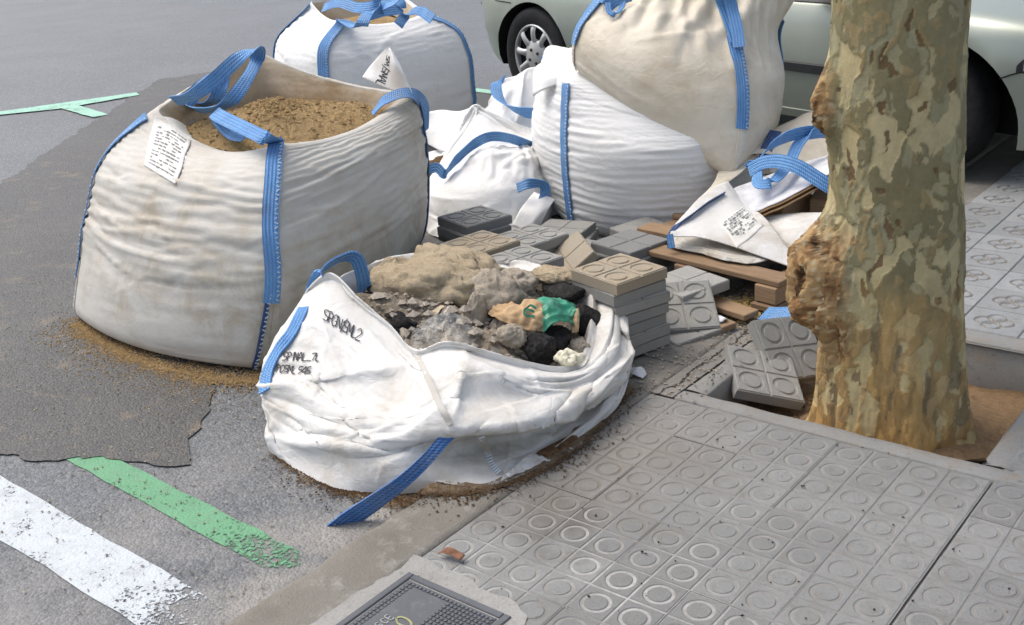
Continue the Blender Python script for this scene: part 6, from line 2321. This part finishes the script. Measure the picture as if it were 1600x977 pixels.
sack = empty('paper_sack', A_(845, 495, 3.42))
tag(sack, 'torn brown and green cement paper sack on the rubble', 'paper sack')
o, S_ = crumpled('kraft_side', [[A_(762, 488, 3.48), A_(790, 505, 3.42), A_(830, 517, 3.38), A_(852, 518, 3.37)], [A_(772, 478, 3.50), A_(800, 485, 3.43), A_(835, 490, 3.38), A_(858, 500, 3.37)], [A_(785, 472, 3.54), A_(810, 474, 3.47), A_(838, 472, 3.42), A_(860, 486, 3.40)]], M['kraft'], None, None, 5, .13, -.010, .012, parent=sack)
KS = S_
o, S_ = crumpled('green_side', [[A_(850, 520, 3.365), A_(868, 505, 3.36), A_(890, 505, 3.40), A_(902, 518, 3.42)], [A_(848, 498, 3.375), A_(865, 492, 3.38), A_(888, 492, 3.42), A_(904, 490, 3.46)], [A_(836, 478, 3.42), A_(860, 474, 3.44), A_(885, 478, 3.47), A_(898, 482, 3.50)], [A_(815, 472, 3.50), A_(840, 466, 3.50), A_(870, 468, 3.51), A_(888, 472, 3.53)]], M['green_film'], None, None, 6, .12, -.010, .012, parent=sack)
crumpled('kraft_end', [[A_(893, 520, 3.41), A_(900, 520, 3.41), A_(904, 518, 3.41)], [A_(895, 500, 3.42), A_(901, 500, 3.42), A_(905, 498, 3.43)], [A_(893, 484, 3.45), A_(899, 484, 3.45), A_(903, 482, 3.46)]], M['kraft'], None, None, 7, .05, -.004, .005, parent=sack, nv=14, nu=12)


def ks_frame(x, y):
    u, v = .52 + x * 7, .40 + y * 7
    p_ = sample(KS, np.array(u), np.array(v), False)
    return p_, unit(CAM_LOC - p_)


handwriting('printed_letter', 'E', ks_frame, sack, M['green_film'], .045, .007, seed=1, jit=.01, lift=.006)
crumpled('paper_scrap', [[A_(642, 488, 3.50), A_(655, 502, 3.46), A_(668, 500, 3.46)], [A_(655, 482, 3.52), A_(668, 490, 3.49), A_(682, 490, 3.48)], [A_(668, 478, 3.54), A_(682, 474, 3.53), A_(694, 476, 3.51)]], M['kraft_pale'], 'folded scrap of pale brown paper on the left of the rubble', 'paper scrap', 9, .06, -.005, .008, nv=16, nu=16)


def m_film():
    t = NT('clear_film')
    tr_ = t.n('BsdfTransparent'); tr_.inputs[0].default_value = (.93, .94, .94, 1)
    gl = t.n('BsdfGlossy'); gl.inputs['Roughness'].default_value = .33; gl.inputs[0].default_value = (.6, .61, .61, 1)
    df = t.n('BsdfDiffuse'); df.inputs[0].default_value = (.62, .63, .62, 1)
    m1_ = t.n('MixShader'); m2x = t.n('MixShader')
    lw = t.n('LayerWeight'); lw.inputs[0].default_value = .35
    t.lk(t.ramp(lw.outputs['Facing'], 0, 1, .02, .28), m1_.inputs[0])
    t.t.links.new(tr_.outputs[0], m1_.inputs[1]); t.t.links.new(gl.outputs[0], m1_.inputs[2])
    m2x.inputs[0].default_value = .10
    t.t.links.new(m1_.outputs[0], m2x.inputs[1]); t.t.links.new(df.outputs[0], m2x.inputs[2])
    b_ = t.bump(t.noise(t.objc(), 38, 5, .65), .006, .9)
    t.t.links.new(b_, gl.inputs['Normal'])
    out = [n for n in t.t.nodes if n.type == 'OUTPUT_MATERIAL'][0]
    t.t.links.new(m2x.outputs[0], out.inputs[0])
    return t.mat


M['film'] = m_film()
crumpled('clear_plastic', [[A_(640, 545, 3.34), A_(680, 556, 3.28), A_(722, 545, 3.27), A_(745, 530, 3.32)], [A_(648, 520, 3.40), A_(685, 515, 3.34), A_(718, 512, 3.34), A_(742, 518, 3.38)], [A_(668, 502, 3.46), A_(692, 494, 3.43), A_(718, 496, 3.42), A_(735, 510, 3.44)], [A_(680, 500, 3.50), A_(700, 494, 3.49), A_(718, 498, 3.48), A_(730, 510, 3.48)]], M['film'], 'crumpled clear plastic film at the front left of the rubble', 'plastic film', 10, .10, -.010, .014, nv=34, nu=40, thick=0)

# ------------------------------------------------------------------ access cover in the pavement
M['iron'] = m_concrete('cast_iron', (0.10, 0.105, 0.115), (0.15, 0.155, 0.165), (0.24, 0.23, 0.21), .55, bump=.001)
M['yellow_paint'] = plain('yellow_paint', (0.30, 0.30, 0.15), .8, .35, 90)
cov = empty('access_cover', (.025, -1.20, 0))
tag(cov, 'dark cast iron access cover with studs and yellow number, at the kerb', 'access cover')
flat_poly('mortar_bed', [(-.19, -1.75), (-.18, -1.06), (-.15, -1.00), (-.06, -.995), (.06, -1.01), (.13, -1.0), (.20, -1.015), (.225, -1.2), (.215, -1.75)], M['mortar'], .0024, cov, .03, .015, zf=lambda x: 0.0)
for ob in [c for c in cov.children]:
    ob.location = -Vector(cov.location)
X0, X1, Y0, Y1 = -.128, .178, -1.42, -1.045
for (c, s) in (((X0 + .009, (Y0 + Y1) / 2), (.018, Y1 - Y0)), ((X1 - .009, (Y0 + Y1) / 2), (.018, Y1 - Y0)), (((X0 + X1) / 2, Y1 - .009), (X1 - X0 - .038, .018)), (((X0 + X1) / 2, Y0 + .009), (X1 - X0 - .038, .018))):
    MB().box((c[0], c[1], -.004), (s[0], s[1], .022), bev=.002).build('frame', M['iron'], cov)
MB().box(((X0 + X1) / 2, (Y0 + Y1) / 2, -.0055), (X1 - X0 - .044, Y1 - Y0 - .044, .022), bev=.002).build('lid', M['iron'], cov)
st = MB()
for i in range(22):
    for j in range(27):
        x, y = X0 + .034 + .0115 * i, Y1 - .034 - .0115 * j
        if y < Y0 + .03 or (x < X0 + .16 and -1.40 < y < -1.09 and x > X0 + .05):
            continue
        st.box((x, y, .0066), (.0078, .0078, .003))
so = st.build('studs', M['iron'], cov)
so['kind'] = 'stuff'
MB().box((X0 + .105, -1.245, .0062), (.11, .305, .002), bev=.0008).build('name_plate', M['iron'], cov)


def cov_frame(x, y):
    """lettering runs along the kerb"""
    return np.array([X0 + .145 - y, -1.30 + x, .0076]), np.array([0, 0, 1.0])


handwriting('painted_number', '030', cov_frame, cov, M['yellow_paint'], .045, .005, adv=1.05, seed=3, jit=.03, lift=.001)


def cov_frame2(x, y):
    return np.array([X0 + .095 - y, -1.235 + x, .0076]), np.array([0, 0, 1.0])


M['iron_worn'] = plain('worn_iron', (0.30, 0.30, 0.29), .6, .2, 80)
handwriting('cast_lettering', 'SCE', cov_frame2, cov, M['iron_worn'], .020, .0025, adv=.8, seed=8, jit=.02, lift=.001)

# ------------------------------------------------------------------ spilled sand, grit and litter
def m_dustfilm(name, a, b, lo, hi):
    t = NT(name)
    p = t.pos()
    c = t.mix(t.ramp(t.noise(p, 60, 4, .7), .35, .65), a, b)
    t.done(c, .95, t.bump(t.noise(p, 220, 3, .7), .004, .8), .1)
    k = t.math('ADD', t.math('MULTIPLY', t.noise(p, 7, 6, .7), .6), t.math('MULTIPLY', t.noise(p, 90, 4, .75), .4))
    u = t.sep(t.uv())[0]                      # 1 on the bag side, 0 at the outer edge
    k = t.math('ADD', k, t.math('MULTIPLY', t.math('SUBTRACT', u, .5), .5))
    mx = t.n('MixShader'); tr = t.n('BsdfTransparent')
    out = [n for n in t.t.nodes if n.type == 'OUTPUT_MATERIAL'][0]
    t.lk(t.ramp(k, lo, hi), mx.inputs[0])
    t.t.links.new(tr.outputs[0], mx.inputs[1]); t.t.links.new(t.bsdf.outputs[0], mx.inputs[2])
    t.t.links.new(mx.outputs[0], out.inputs[0])
    return t.mat


def dust_strip(name, inner, width, mat, label, cat, dz=.0055):
    """thin skin of dust fading out from a line on the ground"""
    C = resample(np.array([on_ground(x, y)[:2] for x, y in inner]), 60)
    T = unit(np.gradient(C, axis=0)); Nn = np.stack([T[:, 1], -T[:, 0]], -1)
    wd = width * (1 + .35 * np.sin(np.arange(60) * .37)[:, None])
    rows, uv = [], []
    for k, s_ in enumerate(np.linspace(-.6, 1, 7)):
        q = C + Nn * wd * s_
        z = np.where(q[:, 0] < -.36, -.05 - .03 * (q[:, 0] + .35), .0015) + dz
        rows.append(np.c_[q, z]); uv.append(np.c_[np.full(60, 1 - max(0, s_)), np.arange(60)])
    R_ = np.array(rows)
    o_ = wobj(name, R_.reshape(-1, 3), grid_faces(7, 60), mat, None, uv=np.array(uv).reshape(-1, 2))
    return tag(o_, label, cat, kind='stuff')


M['sand_film'] = m_dustfilm('sand_film', (0.36, 0.225, 0.095), (0.24, 0.15, 0.065), .66, .90)
M['dirt_film'] = m_dustfilm('dirt_film', (0.16, 0.105, 0.06), (0.24, 0.18, 0.12), .62, .80)
dust_strip('sand_dust', [(105, 500), (150, 540), (230, 575), (320, 598), (415, 602)], .14, M['sand_film'], 'thin ochre sand dust fading out from the foot of the big bag', 'sand')
dust_strip('dirt_dust', [(425, 705), (520, 768), (600, 780), (700, 772), (800, 752), (900, 702), (992, 605)], .09, M['dirt_film'], 'brown dirt smeared on the ground round the foot of the rubble bag', 'dirt')


def spill(px_list, n, spread, seed, dens_pow=1.5):
    r = np.random.default_rng(seed)
    C = resample(np.array([on_ground(x, y) for x, y in px_list]), 200)
    k = r.integers(0, 200, n)
    off = r.normal(0, spread, (n, 2)) * np.abs(r.normal(0.5, .5, (n, 1))) ** dens_pow
    q = C[k].copy()
    q[:, :2] += off
    q[:, 2] = np.where(q[:, 0] < -.36, -.05 - .03 * (q[:, 0] + .35) + .004, 0.002) + .002
    return q


tag(scatter('spilled_sand', spill([(118, 508), (160, 535), (230, 568), (320, 590), (405, 598)], 7000, .085, 5), (.0018, .0052), M['sand'], None, 6), 'ochre sand spilled on the asphalt along the foot of the big bag', 'sand')
tag(scatter('kerb_dirt', spill([(430, 715), (520, 765), (600, 778), (700, 775), (800, 755), (900, 705), (990, 610)], 3500, .035, 8), (.0018, .005), M['soil_dark'], None, 9), 'brown dirt along the foot of the rubble bag', 'dirt')
M['grit'] = plain('street_grit', (0.16, 0.14, 0.115), .9, .5, 5)
gp = np.stack([RNG.uniform(-3.0, -.4, 1800), RNG.uniform(-1.6, .2, 1800), np.zeros(1800)], -1)
gp[:, 2] = -.05 - .03 * (gp[:, 0] + .35) + .006
tag(scatter('street_grit', gp, (.0015, .005), M['mortar_grey'], None, 10), 'loose grit scattered over the asphalt', 'grit')
gp = np.stack([RNG.uniform(-.15, 1.5, 260), RNG.uniform(-1.6, .05, 260), np.full(260, .003)], -1)
tag(scatter('pavement_grit', gp, (.0015, .0045), M['asphalt_lump'], None, 11), 'dark specks of grit scattered over the paving tiles', 'grit')
gp = np.stack([RNG.uniform(-.36, .0, 900), RNG.uniform(.05, 1.0, 900), np.full(900, .006)], -1)
tag(scatter('kerb_grit', gp, (.0015, .006), M['mortar_grey'], None, 12), 'pale grit on the cracked concrete beside the tree pit', 'grit')
gp = np.stack([RNG.uniform(.02, .30, 260), RNG.uniform(.14, .5, 260), np.full(260, PIT_Z + .03)], -1)
tag(scatter('pit_litter', gp, (.003, .010), M['soil_dark'], None, 13), 'dry crumbs and litter in the left end of the tree pit', 'litter')
straw = plain('straw_sawdust', (0.44, 0.31, 0.11), .9, .2)
gp = np.stack([RNG.normal(-.20, .05, 900), RNG.normal(.80, .07, 900), np.full(900, .008)], -1)
tag(scatter('sawdust', gp, (.002, .006), straw, None, 14), 'yellow sawdust on the ground at the corner of the pallet', 'sawdust')
M['dry_leaf'] = plain('dry_leaf', (0.20, 0.10, 0.06), .8, .25)
lf = at(705, 870, z=.006)
crumpled('dry_leaf', [[lf + np.array([-.03, -.012, .002]), lf + np.array([-.028, 0, .004]), lf + np.array([-.02, .012, .012])], [lf + np.array([0, -.014, .012]), lf + np.array([0, 0, .004]), lf + np.array([.004, .012, .016])], [lf + np.array([.032, -.004, .002]), lf + np.array([.035, .006, .008]), lf + np.array([.03, .014, .004])]], M['dry_leaf'], 'curled brown dry leaf on the tiles near the access cover', 'leaf', 12, .05, -.003, .005, nv=12, nu=12)
pp = at(1112, 500, z=.03)
crumpled('paper_scrap', [[pp + np.array([-.03, -.02, -.01]), pp + np.array([.0, -.02, 0]), pp + np.array([.045, -.01, .005])], [pp + np.array([-.03, .0, .0]), pp + np.array([.0, .005, .012]), pp + np.array([.05, .01, .01])], [pp + np.array([-.02, .03, .0]), pp + np.array([.01, .03, .004]), pp + np.array([.04, .03, .0])]], M['scrap_white'], 'white paper scrap under the tilted pale tile', 'paper scrap', 13, .05, -.004, .006, nv=12, nu=12)
pp = at(994, 583, z=.012)
crumpled('plastic_scrap', [[pp + np.array([-.03, -.01, -.008]), pp + np.array([.0, -.015, 0]), pp + np.array([.03, -.01, -.006])], [pp + np.array([-.025, .01, .006]), pp + np.array([.0, .01, .012]), pp + np.array([.03, .012, .0])], [pp + np.array([-.02, .03, .0]), pp + np.array([.0, .035, .006]), pp + np.array([.02, .03, -.004])]], M['scrap_white'], 'crumpled whitish plastic scrap at the foot of the tile stack', 'plastic scrap', 14, .12, -.006, .010, nv=16, nu=16)
sp_ = empty('strap_piece', at(1218, 492, z=.02))
tag(sp_, 'short cut piece of blue webbing lying against the tree burl', 'strap')
loop_strap(sp_, [(at(1193, 490, z=.03), (.0, .8, .3)), (at(1210, 491, z=.045), (.0, .8, .35)), (at(1228, 489, z=.06), (.0, .8, .3)), (at(1246, 486, z=.075), (.1, .8, .3))], .065, name='webbing')
